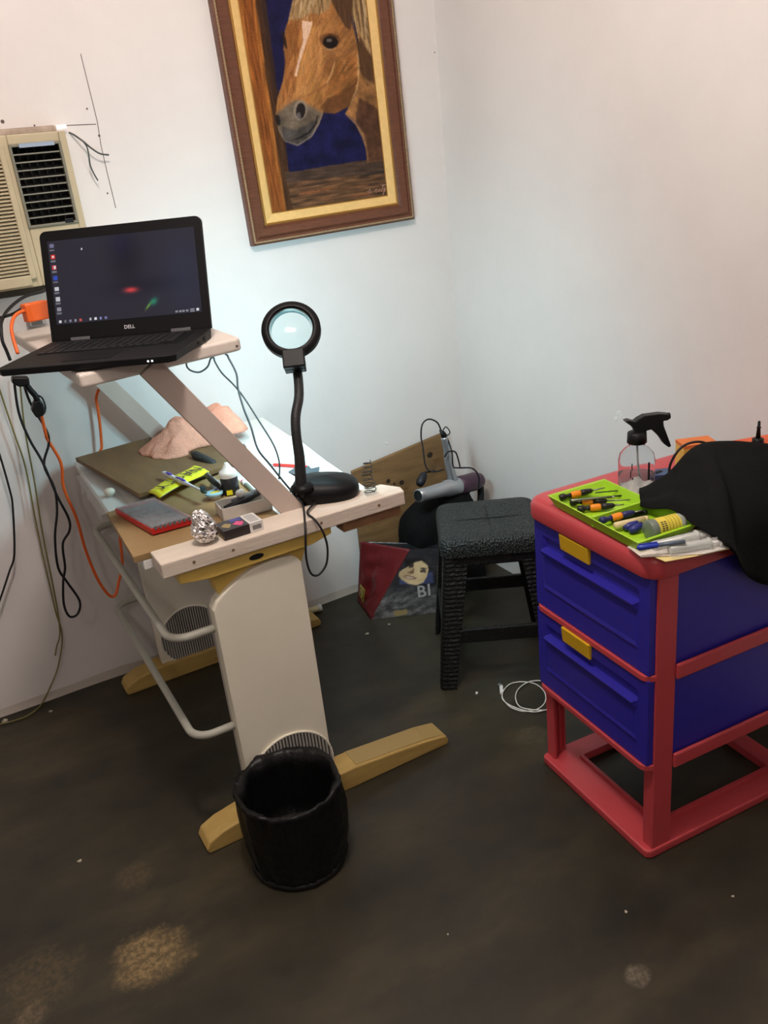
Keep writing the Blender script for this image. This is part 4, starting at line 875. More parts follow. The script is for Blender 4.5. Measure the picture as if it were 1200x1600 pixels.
# ------------------------------------------------------------------ woven-look plastic stool
def make_stool():
    H = .462
    t = thing('plastic_stool', 'dark green black plastic stool with a woven rattan texture', 'stool', (-.366,-.658,0), math.radians(-30), world=False)
    m = bpy.data.materials.new('rattan_plastic'); m.use_nodes = True; nt = m.node_tree; b = nt.nodes['Principled BSDF']
    tc = nt.nodes.new('ShaderNodeTexCoord'); vo = nt.nodes.new('ShaderNodeTexVoronoi'); vo.inputs['Scale'].default_value = 190; mp = nt.nodes.new('ShaderNodeMapping'); mp.inputs['Scale'].default_value = (1,.45,.9); mp.inputs['Rotation'].default_value = (0,0,.6)
    nt.links.new(tc.outputs['Object'], mp.inputs[0]); nt.links.new(mp.outputs[0], vo.inputs[0])
    bp = nt.nodes.new('ShaderNodeBump'); bp.inputs['Strength'].default_value = .8; bp.inputs['Distance'].default_value = .004; nt.links.new(vo.outputs[0], bp.inputs['Height']); nt.links.new(bp.outputs[0], b.inputs['Normal'])
    rp = nt.nodes.new('ShaderNodeValToRGB'); rp.color_ramp.elements[0].color = (*lin((58,65,62)),1); rp.color_ramp.elements[1].color = (*lin((22,26,26)),1); rp.color_ramp.elements[1].position = .5
    nt.links.new(vo.outputs[0], rp.inputs[0]); nt.links.new(rp.outputs[0], b.inputs['Base Color']); b.inputs['Roughness'].default_value = .5; b.inputs['Specular IOR Level'].default_value = .35
    ml = mat('stool_leg', (17,19,19), .4, spec=.4, bump=.5, bscale=120, var=.3, vscale=80)
    # seat: rounded square with soft edge and skirt
    def rsq(hw, r_, z, n=6):
        out = []
        for qx, qy, a0 in ((1,1,0),(-1,1,90),(-1,-1,180),(1,-1,270)):
            for k in range(n+1):
                a = math.radians(a0+90*k/n); out.append((qx*(hw-r_)+r_*math.cos(a), qy*(hw-r_)+r_*math.sin(a), z))
        return out
    rows = [rsq(.150,.03,H-.050),rsq(.150,.03,H-.032),rsq(.148,.035,H-.014),rsq(.143,.035,H-.004),rsq(.134,.03,H),rsq(.09,.02,H-.001),rsq(.045,.012,H-.002),rsq(.008,.004,H-.002)]
    n = len(rows[0]); b_ = MB(); b_.grid([r_+[r_[0]] for r_ in rows]); b_.add(rows[-1], [tuple(range(n))]); 
    inn = [rsq(.146,.03,H-.050), rsq(.14,.03,H-.012), rsq(.01,.005,H-.012)]; k0 = MB().grid([r_+[r_[0]] for r_ in inn]); k0.f = [tuple(reversed(f)) for f in k0.f]; b_.add(k0.v, k0.f)
    b_.build('seat', m, t, smooth=True)
    # moulded cross seam on the top
    for a in (0, math.pi/2): MB().box(-.10 if not a else -.0012, .10 if not a else .0012, -.0012 if not a else -.10, .0012 if not a else .10, H-.0022, H-.0004).build('seat_seam', M_dark, t)
    FT, FB, lw = .128, .170, .056
    for sx in (-1,1):
        for sy in (-1,1):
            lb = MB(); N = 62; P = []
            for i in range(N+1):
                s = i/N; z = .001+(H-.045)*s; e = FB+(FT-FB)*s; w_ = lw*(.62+.38*s)
                # L section leg, curved outside
                k_ = .0017*(1 if i % 2 else 0)
                P.append([(sx*(e+.012+k_), sy*(e-w_), z),(sx*(e+.012+k_), sy*(e+.004), z),(sx*(e+.004), sy*(e+.012+k_), z),(sx*(e-w_), sy*(e+.012+k_), z),(sx*(e-w_), sy*(e+.004), z),(sx*(e-.002), sy*(e-.002), z),(sx*(e+.004), sy*(e-w_), z)])
            lb.grid([r_+[r_[0]] for r_ in P]); lb.add(P[0], [tuple(range(7))]); lb.build('leg', ml, t, smooth=False)
    zb, e = .165, FB+(FT-FB)*.4
    for k in range(4):
        a = k*math.pi/2; c_, s_ = math.cos(a), math.sin(a); b_ = MB()
        def R_(x, y): return (x*c_-y*s_, x*s_+y*c_)
        lo = [R_(-e+.01,e-.004),R_(e-.01,e-.004),R_(e-.01,e+.010),R_(-e+.01,e+.010)]
        b_.hexa([(x,y,zb-.022) for x,y in lo], [(x,y,zb+.022) for x,y in lo]); b_.build('stretcher', ml, t, bevel=.003)
        lo = [R_(-FT+.01,FT+.004),R_(FT-.01,FT+.004),R_(FT-.01,FT+.016),R_(-FT+.01,FT+.016)]
        MB().hexa([(x,y,H-.082) for x,y in lo], [(x,y,H-.045) for x,y in lo]).build('apron', ml, t, bevel=.004)
make_stool()

# ------------------------------------------------------------------ corner: plank, dark bag, dryer, shopping bag
def make_plank():
    # leaning: foot on floor, top against back wall
    def pt(x, s): return Vector((x, -.135+.115*s, .0+.0))
    TLp, TRp = aty(552,738,-.035), aty(698,676,-.035); LBx = aty(569,840,-.08).x
    q = [(LBx-.01, -.05, .0),(-.085,-.05,.0),(TRp.x,-.022,TRp.z),(TLp.x,-.022,TLp.z)]
    b = MB(); b.add([(x,y-.009,z) for x,y,z in q]+[(x,y+.009,z+ (.003 if z==0 else 0)) for x,y,z in q], [(0,1,2,3),(7,6,5,4),(0,4,5,1),(1,5,6,2),(2,6,7,3),(3,7,4,0)])
    m = mat('old_plank', (134,102,64), .7, c2=(102,76,46), vscale=5, stretch=(1,4,6), bump=.15, bscale=30)
    t = thing('wooden_plank', 'worn brown plank with knots leaning in the corner behind the stool', 'plank', (-.25,-.1,0)); b.build('plank_board', m, t, bevel=.002)
    for (x,y,r_) in ((672,711,.012),(628,754,.010),(607,752,.009),(616,756,.005),(590,800,.006)):
        d = ray(x,y); n = Vector((0,-TLp.z,-.028)).normalized(); p0 = Vector((q[0][0],-.05-.009,0)); p = CAM+d*((p0-CAM).dot(n)/d.dot(n))
        MB().lathe(p+n*-.001, p+n, [(0,r_),(.0016,r_*.9),(.0018,r_*.5)], 7).build('knot', mat('knot_dark',(44,32,24),.9), t)
make_plank()
def make_heap():
    c = Vector((-.235,-.172,0)); P = []; n = 48
    for i in range(25):
        s = i/24; row = []
        z = .375*s
        for k in range(n+1):
            a = 2*math.pi*(k % n)/n; ca, sa = math.cos(a), math.sin(a); sq = (abs(ca)**3+abs(sa)**3)**(-1/3)
            rr = (1-max(0,(s-.5)/.5)**3)**.5 if s > .5 else 1.0
            if i == 24: rr = .03
            dx, dy = .155*rr*sq*ca, .084*rr*sq*sa
            f = 1+.13*fnoise((ca,sa,s*2),1.7,4)+.05*fnoise((ca,sa,s*2),5,8)
            row.append((c.x+dx*f, c.y+dy*f, .001+z*(1+.07*fnoise((dx*8,dy*8,0),1,2))-.02*max(0,-ca)*s))
        P.append(row)
    b = MB().grid(P); b.add(P[0][:-1], [tuple(range(n-1,-1,-1))])
    t = thing('black_bag', 'soft black fabric bag slumped in the corner under the hair dryer', 'bag', (c.x,c.y,0))
    b.build('bag_body', mat('black_cloth_bag',(9,9,10),.85,spec=.2,bump=.3,bscale=60), t, smooth=True)
    a, e = aty(702,768,-.30), aty(762,772,-.30)
    MB().tube(smoothpath([(-.14,-.20,.33),(-.11,-.19,.385),(-.085,-.185,.385),(-.065,-.185,.34),(-.075,-.19,.26)],6), .012, 8).build('carry_strap', mat('strap_black',(24,24,26),.7), t, smooth=True)
make_heap()
def make_dryer():
    Y = -.20; N_ = aty(653,775,Y-.055); Mo = aty(750,750,Y+.02); d = (Mo-N_).normalized(); L = (Mo-N_).length
    t = thing('hair_dryer', 'silver and purple hair dryer lying upside down on the black bag', 'hair dryer', Vector((N_.x,N_.y,.39)))
    Ms = mat('dryer_silver',(170,172,176),.3,.75); 
    MB().lathe(N_, Mo, [(0,.019),(.001,.0225),(.03,.023),(L*.42,.026),(L*.43,.0295),(L*.64,.031)], 24, caps=False).build('barrel', Ms, t, smooth=True)
    MB().lathe(N_+d*.004, Mo, [(0,.0215),(.002,.001)], 20).build('nozzle_grille', M_dark, t)
    MB().lathe(N_, Mo, [(L*.62,.0312),(L*.70,.033),(L*.9,.033),(L*.99,.027),(L*1.03,.016)], 24).build('motor_housing', mat('dryer_purple',(72,46,62),.4), t, smooth=True)
    h0, h1 = N_+d*(L*.56), aty(694,683,Y); P = [h0, h0.lerp(h1,.25), h0.lerp(h1,.5), h0.lerp(h1,.75), h1]
    P[2] = P[2]+Vector((-.004,0,0)); pp = smoothpath(P,5); MB().tube(pp, [.021-.004*math.sin(i/(len(pp)-1)*math.pi)-.009*(i/(len(pp)-1))**1.5 for i in range(len(pp))], 14).build('handle', Ms, t, smooth=True)
    q = [h1, h1+Vector((-.004,0,.012)), h1+Vector((-.012,.002,.028))]; MB().tube(q, [.011,.008,.0045], 10).build('strain_relief', M_black, t, smooth=True)
    b = MB(); b.tube(smoothpath([aty(x,y,yy) for x,y,yy in ((689,672,Y),(683,660,Y),(670,655,Y),(660,663,Y),(658,682,Y),(661,700,Y-.01),(664,724,Y-.02),(670,735,Y-.03),(680,737,Y-.035),(694,733,Y-.04))],6), .0028, 7); b.build('cord', M_cord, t, smooth=True)
    b = MB(); b.tube(smoothpath([aty(x,y,yy) for x,y,yy in ((692,673,Y),(700,688,Y-.01),(706,706,Y-.03),(708,728,Y-.04),(716,731,Y-.05),(738,732,Y-.045),(748,745,Y-.04),(748,763,Y-.04))],6), .0028, 7); b.build('cord', M_cord, t, smooth=True)
    b = MB(); b.tube(smoothpath([aty(x,y,yy) for x,y,yy in ((695,714,Y-.03),(700,706,Y-.035),(711,706,Y-.035),(716,718,Y-.035),(719,731,Y-.04))],6), .0028, 7); b.build('cord', M_cord, t, smooth=True)
    b = MB(); b.tube(smoothpath([aty(x,y,yy) for x,y,yy in ((692,672,Y-.005),(697,667,Y-.005),(703,675,Y-.005),(699,680,Y-.005),(693,674,Y-.005))],5), .002, 6); b.build('hanging_loop', M_cord, t, smooth=True)
make_dryer()
def make_plugpart():
    Y = -.13; a, e = aty(664,738,Y), aty(655,758,Y-.02)
    t = thing('mains_plug', 'dark mains plug hanging in front of the leaning plank', 'plug', e); d = (e-a).normalized()
    MB().tube([a,a+d*.012,a+d*.04,e],[.006,.014,.016,.012],10).build('plug_body', mat('plug_dark',(28,28,36),.5), t, smooth=True)
    MB().tube([aty(680,735,Y-.03),aty(672,737,Y-.02),a],.003,6).build('plug_cord', M_cord, t, smooth=True)
make_plugpart()
def make_shopbag():
    t = thing('shopping_bag', 'glossy red and black printed shopping bag with a face on it', 'bag', (-.47,-.2,0))
    # bottom: A back-left, B front-left, C front-right ; top leans back
    A, B, C_, Dd = Vector((-.552,-.075,.001)), Vector((-.578,-.222,.001)), Vector((-.352,-.345,.001)), Vector((-.34,-.27,.001))
    A1, B1, C1, D1 = aty(563,846,-.085), aty(641,858,-.255), aty(716,856,-.335), Vector((-.30,-.25,.21))
    Mr = mat('bag_red',(96,26,30),.3,var=.12,vscale=14,bump=.25,bscale=25); Mk = mat('bag_black',(30,32,36),.32,bump=.25,bscale=25)
    def face(p00,p10,p11,p01,n=14,amp=.008,k=0,bow=.012):
        nrm = (p10-p00).cross(p01-p00).normalized(); P = []
        for j in range(n+1):
            row = []
            for i in range(n+1):
                u, v = i/n, j/n; p = p00.lerp(p10,u).lerp(p01.lerp(p11,u),v); e = math.sin(math.pi*u)*math.sin(math.pi*v)
                row.append(p+nrm*(amp*fnoise(p,22,k)+bow)*e)
            P.append(row)
        return MB().grid(P)
    face(A,B,B1,A1,26,.020,1,.004).build('side_panel', Mr, t, smooth=True, solid=.0008)
    face(Dd,A,A1,D1,8,.006,4).build('back_panel', Mk, t, smooth=True, solid=.0008)
    face(C_,Dd,D1,C1,8,.006,6).build('side_panel', Mk, t, smooth=True, solid=.0008)
    face(A,Dd,C_,B,4,0,0,0).build('bottom', Mk, t)
    face(A1+Vector((0,0,-.004)),B1+Vector((0,0,-.004)),C1+Vector((0,0,-.004)),D1,6,.01,2,-.01).build('folded_top', Mk, t, smooth=True)
    # printed front panel
    NW, NH = 150, 120; V2, U2 = np.mgrid[0:NH,0:NW].astype(float); img = np.zeros((NH,NW,3)); img[:] = (34,35,40)
    nz = np.array([[noise.noise(Vector((j*.06,i*.12,3)))+.5*noise.noise(Vector((j*.2,i*.3,6))) for j in range(NW)] for i in range(NH)])
    lowm = np.clip((V2/NH-.52)*6,0,1)[...,None]; img = img*(1-lowm)+(np.array((84,84,84))+nz[...,None]*46)*lowm
    def to(x, y): # drawing coords in the enlarged view -> panel cell
        d = ray(540+x/6.667, 820+y/6.667); n = (C_-B).cross(B1-B).normalized(); p = CAM+d*((B-CAM).dot(n)/d.dot(n))
        best = None
        for _ in range(1):
            u, v = .5, .5
            for it in range(25):
                def q(u,v): return B.lerp(C_,u).lerp(B1.lerp(C1,u),v)
                e = p-q(u,v); du = (q(u+.01,v)-q(u,v))/.01; dv = (q(u,v+.01)-q(u,v))/.01
                a11,a12,a22 = du.dot(du),du.dot(dv),dv.dot(dv); b1,b2 = e.dot(du),e.dot(dv); det = a11*a22-a12*a12
                u += (b1*a22-b2*a12)/det; v += (a11*b2-a12*b1)/det
        return (u*NW, (1-v)*NH)
    def lay(poly, c, k=1, a=1.):
        nonlocal img
        m_ = blur(polymask([to(*p) for p in poly], U2, V2), k)[...,None]*a; img = img*(1-m_)+np.array(c,float)*m_
    lay([(690,240),(420,530),(400,600),(350,700),(300,960),(260,990),(100,760),(150,150)], (94,27,31), 1)
    lay([(560,560),(900,480),(920,600),(560,620)], (70,80,120), 4, .8)
    lay([(740,360),(800,365),(850,400),(862,460),(845,530),(810,590),(740,620),(660,610),(590,570),(555,530),(560,490),(600,460),(640,440),(690,400)], (196,172,132), 1)
    lay([(640,440),(690,400),(720,440),(680,520),(600,560),(555,530),(560,490)], (160,136,104), 3, .7)
    lay([(650,420),(690,395),(715,410),(700,440),(660,440)], (40,34,32), 1, .9); lay([(770,470),(810,455),(838,470),(830,490),(780,488)], (50,42,40), 1, .9)
    lay([(630,395),(720,375),(715,395),(640,410)], (30,26,26), 1, .9); lay([(775,440),(840,445),(838,458),(780,455)], (34,30,28), 1, .9)
    lay([(690,470),(715,440),(712,500),(690,505),(640,495)], (120,90,66), 1, .9)
    lay([(600,522),(640,518),(700,532),(740,545),(738,556),(690,566),(630,552)], (120,84,70), 1, .8); lay([(618,532),(660,534),(720,550),(690,556),(640,546)], (216,200,186), 1, .85)
    lay([(600,360),(740,340),(870,370),(860,420),(790,370),(690,395),(640,430)], (18,18,20), 2, .9)
    lay([(500,890),(640,870),(645,930),(500,950)], (150,130,84), 2, .9)
    lay([(380,950),(520,900),(520,960),(390,975)], (120,120,116), 3, .5)
    print_grid('front_panel', lambda u, v: (lambda p, e: p+((C_-B).cross(B1-B)).normalized()*(.008*e+.006*fnoise(p,22,3)*e))(B.lerp(C_,u).lerp(B1.lerp(C1,u),1-v), math.sin(math.pi*u)*math.sin(math.pi*v)), img, vmat('bag_print', .32, bump=.3), t, smooth=True)
    n = (C_-B).cross(B1-B).normalized()
    def on(x, y, up=.012): d = ray(540+x/6.667, 820+y/6.667); return CAM+d*((B-CAM).dot(n)/d.dot(n))+n*up
    ex = (C_-B).normalized(); ey = n.cross(ex)*1
    place_text('B', .058, on(790,690), ex, ey, mat('bag_letter',(150,150,148),.5), t, 'letter'); place_text('I', .058, on(868,672), ex, ey, mat('bag_letter',(150,150,148)), t, 'letter')
    ns = (B-A).cross(A1-A).normalized(); ps = A.lerp(B,.36).lerp(A1.lerp(B1,.36),.22)+ns*.012; es = (B-A).normalized()
    def quad(w_,h_,off,m,nm): 
        q = [ps+es*a+ns.cross(es)*b_+ns*off for a,b_ in ((-w_,-h_*.6),(w_*.5,-h_),(w_,h_),(-w_,h_))]; MB().add(q,[(0,1,2,3)]).build(nm, m, t)
    quad(.028,.028,0,mat('bag_yellow',(196,186,60),.4),'number_badge'); quad(.022,.022,.0008,Mr,'badge_inner')
    place_text('9', .050, ps+ns*.0015, es, ns.cross(es), mat('bag_yellow',(196,186,60)), t, 'number')
make_shopbag()

# ------------------------------------------------------------------ drawer unit
DZ = .735; DYAW = math.radians(-3.9)
DO = Vector((-.5875,-1.335,0))   # front centre on the floor ; local x = depth (towards right wall), local y = width
def DL(x, y, z): return DO + Vector((x*math.cos(DYAW)-y*math.sin(DYAW), x*math.sin(DYAW)+y*math.cos(DYAW), z))
def make_drawers():
    t = thing('drawer_unit', 'red plastic drawer tower with two blue drawers and an empty bottom bay', 'drawers', DO, DYAW, world=False)
    Mr = mat('tower_red', (188,68,74), .36, var=.03, vscale=5); Mb = mat('drawer_blue', (44,38,150), .4, var=.04, vscale=6); My = mat('handle_yellow', (214,170,28), .45)
    hw, dp = .19, .47
    def rr(x0,x1,y0,y1,r_,n=5):
        out = []
        for cx,cy,a0 in ((x1-r_,y1-r_,0),(x0+r_,y1-r_,90),(x0+r_,y0+r_,180),(x1-r_,y0+r_,270)):
            for k in range(n+1): a = math.radians(a0+90*k/n); out.append((cx+r_*math.cos(a),cy+r_*math.sin(a)))
        return out
    def ringplate(o_, i_, z0, z1):
        n = len(o_); b = MB(); b.add([(x,y,z0) for x,y in o_]+[(x,y,z1) for x,y in o_]+[(x,y,z0) for x,y in i_]+[(x,y,z1) for x,y in i_],
            sum([[(k,(k+1)%n,n+(k+1)%n,n+k),(2*n+(k+1)%n,2*n+k,3*n+k,3*n+(k+1)%n),(n+k,n+(k+1)%n,3*n+(k+1)%n,3*n+k),((k+1)%n,k,2*n+k,2*n+(k+1)%n)] for k in range(n)],[])); return b
    # base frame, two shelf frames
    ringplate(rr(-.004,dp,-hw-.004,hw+.004,.015), rr(.075,dp-.05,-hw+.055,hw-.055,.006), .001, .022).build('base_frame', Mr, t, bevel=.004)
    ringplate(rr(.07,dp-.045,-hw+.05,hw-.05,.008), rr(.078,dp-.053,-hw+.058,hw-.058,.006), .022, .028).build('base_lip', Mr, t)
    for z in (.243,.462):
        ringplate(rr(-.009,dp,-hw+.0008,hw-.0008,.022), rr(.006,dp-.02,-hw+.012,hw-.012,.01), z-.010, z+.004).build('shelf_frame', Mr, t, bevel=.002)
        for s in (-1,1): MB().box(.0615,dp-.02,s*(hw+.004)-.006 if s>0 else -hw-.006,hw+.006 if s>0 else -(hw+.004)+.006,z-.022,z+.014).build('side_rail', Mr, t, bevel=.004)
    # corner posts (L section)
    for sy in (-1,1):
        for x0, x1 in ((.012,.062),(dp-.055,dp-.008)):
            y = sy*hw
            MB().box(x0,x1,min(y,y-sy*.010),max(y,y-sy*.010),.02,.688).build('post', Mr, t, bevel=.002)
            xs = x0 if x0 < .1 else x1-.008
            MB().box(xs,xs+.008,min(y-sy*.009,y-sy*.030),max(y-sy*.009,y-sy*.030),.02,.235).build('post_flange', Mr, t, bevel=.0015)
            if x0 < .1 and sy > 0:
                for k in range(3): MB().box(x0+.012+k*.014,x0+.016+k*.014,y-.016,y-.009,.03,.232).build('post_rib', Mr, t)
    # top slab
    out = rr(-.017,dp+.01,-hw-.016,hw+.016,.035,7); n = len(out)
    def sc(s): return [(.2265+(x-.2265)*(1-s/.24),y*(1-s/.205)) for x,y in out]
    rows = [[(x,y,z) for x,y in sc(s)] for s,z in ((.012,.684),(.002,.686),(0,.694),(0,.716),(.004,.727),(.012,DZ-.002),(.022,DZ-.0008),(.06,DZ-.0008))]
    b = MB(); b.grid([r_+[r_[0]] for r_ in rows]); b.add(rows[-1],[tuple(range(n))]); b.add(rows[0],[tuple(range(n-1,-1,-1))]); b.build('top', Mr, t, smooth=True).modifiers.new('e','EDGE_SPLIT').split_angle = math.radians(50)
    # drawers
    for z0, z1 in ((.249,.455),(.468,.684)):
        fy0, fy1 = -hw+.004, hw-.002
        MB().box(.008,dp-.02,-hw+.006,hw-.006,z0-.002,z1-.004).build('drawer_box', Mb, t, bevel=.004)
        b = MB(); xs = -.004; h = z1-z0
        # front with stepped grooves: profile along z, extruded across
        pf = [(z0,0),(z0+.22*h,0),(z0+.25*h,-.004),(z0+.29*h,-.002),(z0+.62*h,-.001),(z0+.66*h,-.010),(z0+.69*h,-.012),(z0+.71*h,.008),(z0+.80*h,.010),(z0+.84*h,.0),(z1,.0)]
        ys = [fy0, fy0+.030, fy0+.036, fy1-.036, fy1-.030, fy1]
        P = [[((xs+(dx if 2 <= j <= 3 else (dx*.0))), y, z) for j, y in enumerate(ys)] for z, dx in pf]
        b.grid(P); 
        b.add([(.02,fy0,z0),(.02,fy1,z0),(.02,fy1,z1),(.02,fy0,z1)],[(0,1,2,3)])
        for a, c in (((xs,fy0),(.02,fy0)),((xs,fy1),(.02,fy1))): b.add([(a[0],a[1],z0),(c[0],c[1],z0),(c[0],c[1],z1),(a[0],a[1],z1)],[(0,1,2,3)])
        b.add([(xs,fy0,z1),(xs,fy1,z1),(.02,fy1,z1),(.02,fy0,z1)],[(0,1,2,3)]); b.add([(xs,fy0,z0),(xs,fy1,z0),(.02,fy1,z0),(.02,fy0,z0)],[(0,1,2,3)])
        fr = b.build('drawer_front', Mb, t)
        b = MB(); b.hexa([(xs-.006,-.012,z1-.040),(xs-.006,.085,z1-.040),(xs+.0,.085,z1-.040),(xs+.0,-.012,z1-.040)][::-1], [(xs-.010,-.012,z1-.002),(xs-.010,.085,z1-.002),(xs+.0,.085,z1-.002),(xs+.0,-.012,z1-.002)][::-1]); b.build('handle_tab', My, fr, bevel=.0015)
make_drawers()

# ------------------------------------------------------------------ on top of the drawers
ZDT = DZ
def make_green_tray():
    zt = ZDT+.024; A, B, Cc, D_ = atz(855,774,zt), atz(944,748,zt), atz(1092,822,zt), atz(997,849,zt); Cc = B+(D_-A)
    q = [A,D_,Cc,B]; ctr = sum(q,Vector())/4
    t = thing('green_tray', 'lime green two-part plastic tray of small tools on the drawers', 'tray', (ctr.x,ctr.y,ZDT))
    def qq(s, z, d=0): return [Vector((ctr.x+(p.x-ctr.x)*s,ctr.y+(p.y-ctr.y)*s,z)) for p in q]
    Mg_ = mat('lime_plastic',(158,206,42),.4)
    MB().hexa(qq(.86,ZDT+.0006), qq(.86,ZDT+.003)).build('bottom', Mg_, t)
    o0, o1, i0, i1, r1 = qq(.87,ZDT+.0008), qq(.98,zt-.002), qq(.84,ZDT+.003), qq(.955,zt), qq(1.0,zt)
    for k in range(4):
        j = (k+1)%4; MB().add([o0[k],o0[j],o1[j],o1[k],r1[k],r1[j],i1[k],i1[j],i0[k],i0[j]], [(0,1,2,3),(3,2,5,4),(4,5,7,6),(6,7,9,8)]).build('wall', Mg_, t)
    m0, m1 = A.lerp(D_,.5), B.lerp(Cc,.5); e = (D_-A).normalized()*.004
    pts = [m0.lerp(m1,.05),m0.lerp(m1,.95)]
    MB().hexa([Vector((*(p).xy,ZDT+.002)) for p in (pts[0]-e,pts[0]+e,pts[1]+e,pts[1]-e)], [Vector((*(p).xy,zt-.001)) for p in (pts[0]-e*.7,pts[0]+e*.7,pts[1]+e*.7,pts[1]-e*.7)]).build('divider', Mg_, t)
make_green_tray()
ZG = ZDT+.003
def screwdriver(x0,y0,x1,y1,label,z=ZG+.010,hcol=(26,24,26),band=(236,140,30),lift=.004):
    a, e = atz(x0,y0,z), atz(x1,y1,z+lift); d = (e-a); L = d.length; d.normalize(); t = thing('screwdriver', label, 'screwdriver', Vector((a.x,a.y,ZG)), group='small screwdrivers in the green tray')
    m = mat('sd_%d' % (hcol[2]), hcol, .4); hl = .062
    MB().tube([a,a+d*.003,a+d*.012,a+d*.016,a+d*.020,a+d*.026],[.005,.0075,.0075,.0045,.0045,.0062],10).build('cap', m, t, smooth=True)
    MB().tube([a+d*.026,a+d*.030,a+d*.044,a+d*.048],[.0062,.0075,.0075,.0066],10).build('grip_band', mat('sd_orange',band,.45), t, smooth=True)
    MB().tube([a+d*.048,a+d*.058,a+d*.072,a+d*.076],[.0066,.0072,.0055,.003],10).build('handle', m, t, smooth=True)
    MB().tube([a+d*.076,e],[.0017,.0012],6).build('shaft', mat('sd_shaft',(140,140,138),.3,.8), t, smooth=True)
screwdriver(874,778,945,762,'screwdriver with an orange band nearest the back left of the green tray',z=ZG+.014)
screwdriver(890,785,985,781,'screwdriver with an orange band second from the back of the green tray',z=ZG+.010)
screwdriver(902,796,975,788,'screwdriver with an orange band against the divider of the green tray',z=ZG+.008)
screwdriver(937,814,1005,797,'dark blue screwdriver with an orange band in the front half of the green tray',z=ZG+.014,hcol=(34,38,92))
def stick(name,label,cat,x0,y0,x1,y1,z,r0,r1,m,tipm=None):
    a, e = atz(x0,y0,z), atz(x1,y1,z); d = (e-a); t = thing(name,label,cat,Vector((a.x,a.y,ZG)))
    MB().tube([a,a+d*.04,a+d*.9],[r0*.7,r0,r0],8).build('shank', m, t, smooth=True); MB().tube([a+d*.9,e],[r0,r1],8).build('tip', tipm or m, t, smooth=True)
stick('tweezers','thin steel tweezers lying between the screwdrivers in the green tray','tweezers',892,782,963,776,ZG+.020,.0026,.0008,M_steel)
stick('needle_file','thin dark needle file at the back of the green tray','file',930,770,972,766,ZG+.012,.0014,.0006,mat('file_dark',(70,76,62),.4,.6))
stick('scalpel_handle','dark scalpel handle behind the screwdrivers in the green tray','scalpel',925,779,985,773,ZG+.006,.002,.0008,mat('file_dark2',(54,58,50),.4,.6))
stick('spatula','cream plastic spatula lying in the front half of the green tray','spatula',960,822,1012,810,ZG+.012,.0075,.006,mat('spat_cream',(214,198,150),.5))
stick('black_marker','black marker pen under the cloth edge in the green tray','marker',955,812,1010,800,ZG+.007,.006,.005,M_black)
a, e = atz(984,830,ZG+.008), atz(1000,822,ZG+.012); d = (e-a).normalized(); t = thing('blue_clamp','dark blue plastic clamp in the front corner of the green tray','clamp',Vector((a.x,a.y,ZG)))
Mbl = mat('clamp_blue',(36,44,120),.4); n_ = Vector((-d.y,d.x,0))
MB().tube([a,a+d*.012,a+d*.03],[.006,.0085,.007],10).build('jaw', Mbl, t, smooth=True); MB().tube([a+n_*.016,a+n_*.016+d*.014,a+n_*.012+d*.03],[.005,.0075,.006],10).build('jaw', Mbl, t, smooth=True); MB().tube([a+n_*.002+d*.012,a+n_*.015+d*.012],.004,8).build('pivot', M_black, t)
# yellow labelled jar lying on its side
a, e = atz(1012,829,ZG+.021), atz(1066,815,ZG+.021); d = (e-a).normalized(); t = thing('small_jar','small clear jar with a yellow label lying on its side in the green tray','jar',Vector((a.x,a.y,ZG)))
MB().lathe(a,e,[(0,.017),(.0015,.0195),(.014,.0195),(.0155,.0185)],24).build('lid', mat('jar_lid',(120,132,120),.3,trans=.2), t, smooth=True)
MB().lathe(a+d*.0156,e,[(0,.0190),(.048,.0190)],24,caps=False).build('label', mat('jar_yellow',(216,196,70),.5), t, smooth=True)
MB().lathe(a+d*.0156,e,[(0,.0186),(.054,.0186),(.062,.014),(.064,.004)],24).build('glass', mat('jar_glass',(200,206,200),.15,trans=.4), t, smooth=True)
cdir = (CAM-a).normalized(); side = d.cross(cdir).normalized(); up_ = side.cross(d).normalized()
for k in range(5):
    for s in (0,.007):
        c0_ = a+d*(.020+s); ang = -.5+.22*k; n0 = (up_*math.cos(ang)+side*math.sin(ang)); n1 = (up_*math.cos(ang+.12)+side*math.sin(ang+.12))
        MB().add([c0_+n0*.0193,c0_+d*.005+n0*.0193,c0_+d*.005+n1*.0193,c0_+n1*.0193],[(0,1,2,3)]).build('print_mark', mat('jar_ink',(60,64,50),.5), t)
for k in range(4):
    c0_ = a+d*(.036+.007*k); MB().lathe(c0_,c0_+d,[(0,.0191),(.0022,.0191)],24,caps=False).build('label_stripe', mat('jar_stripe',(168,158,50),.5), t)
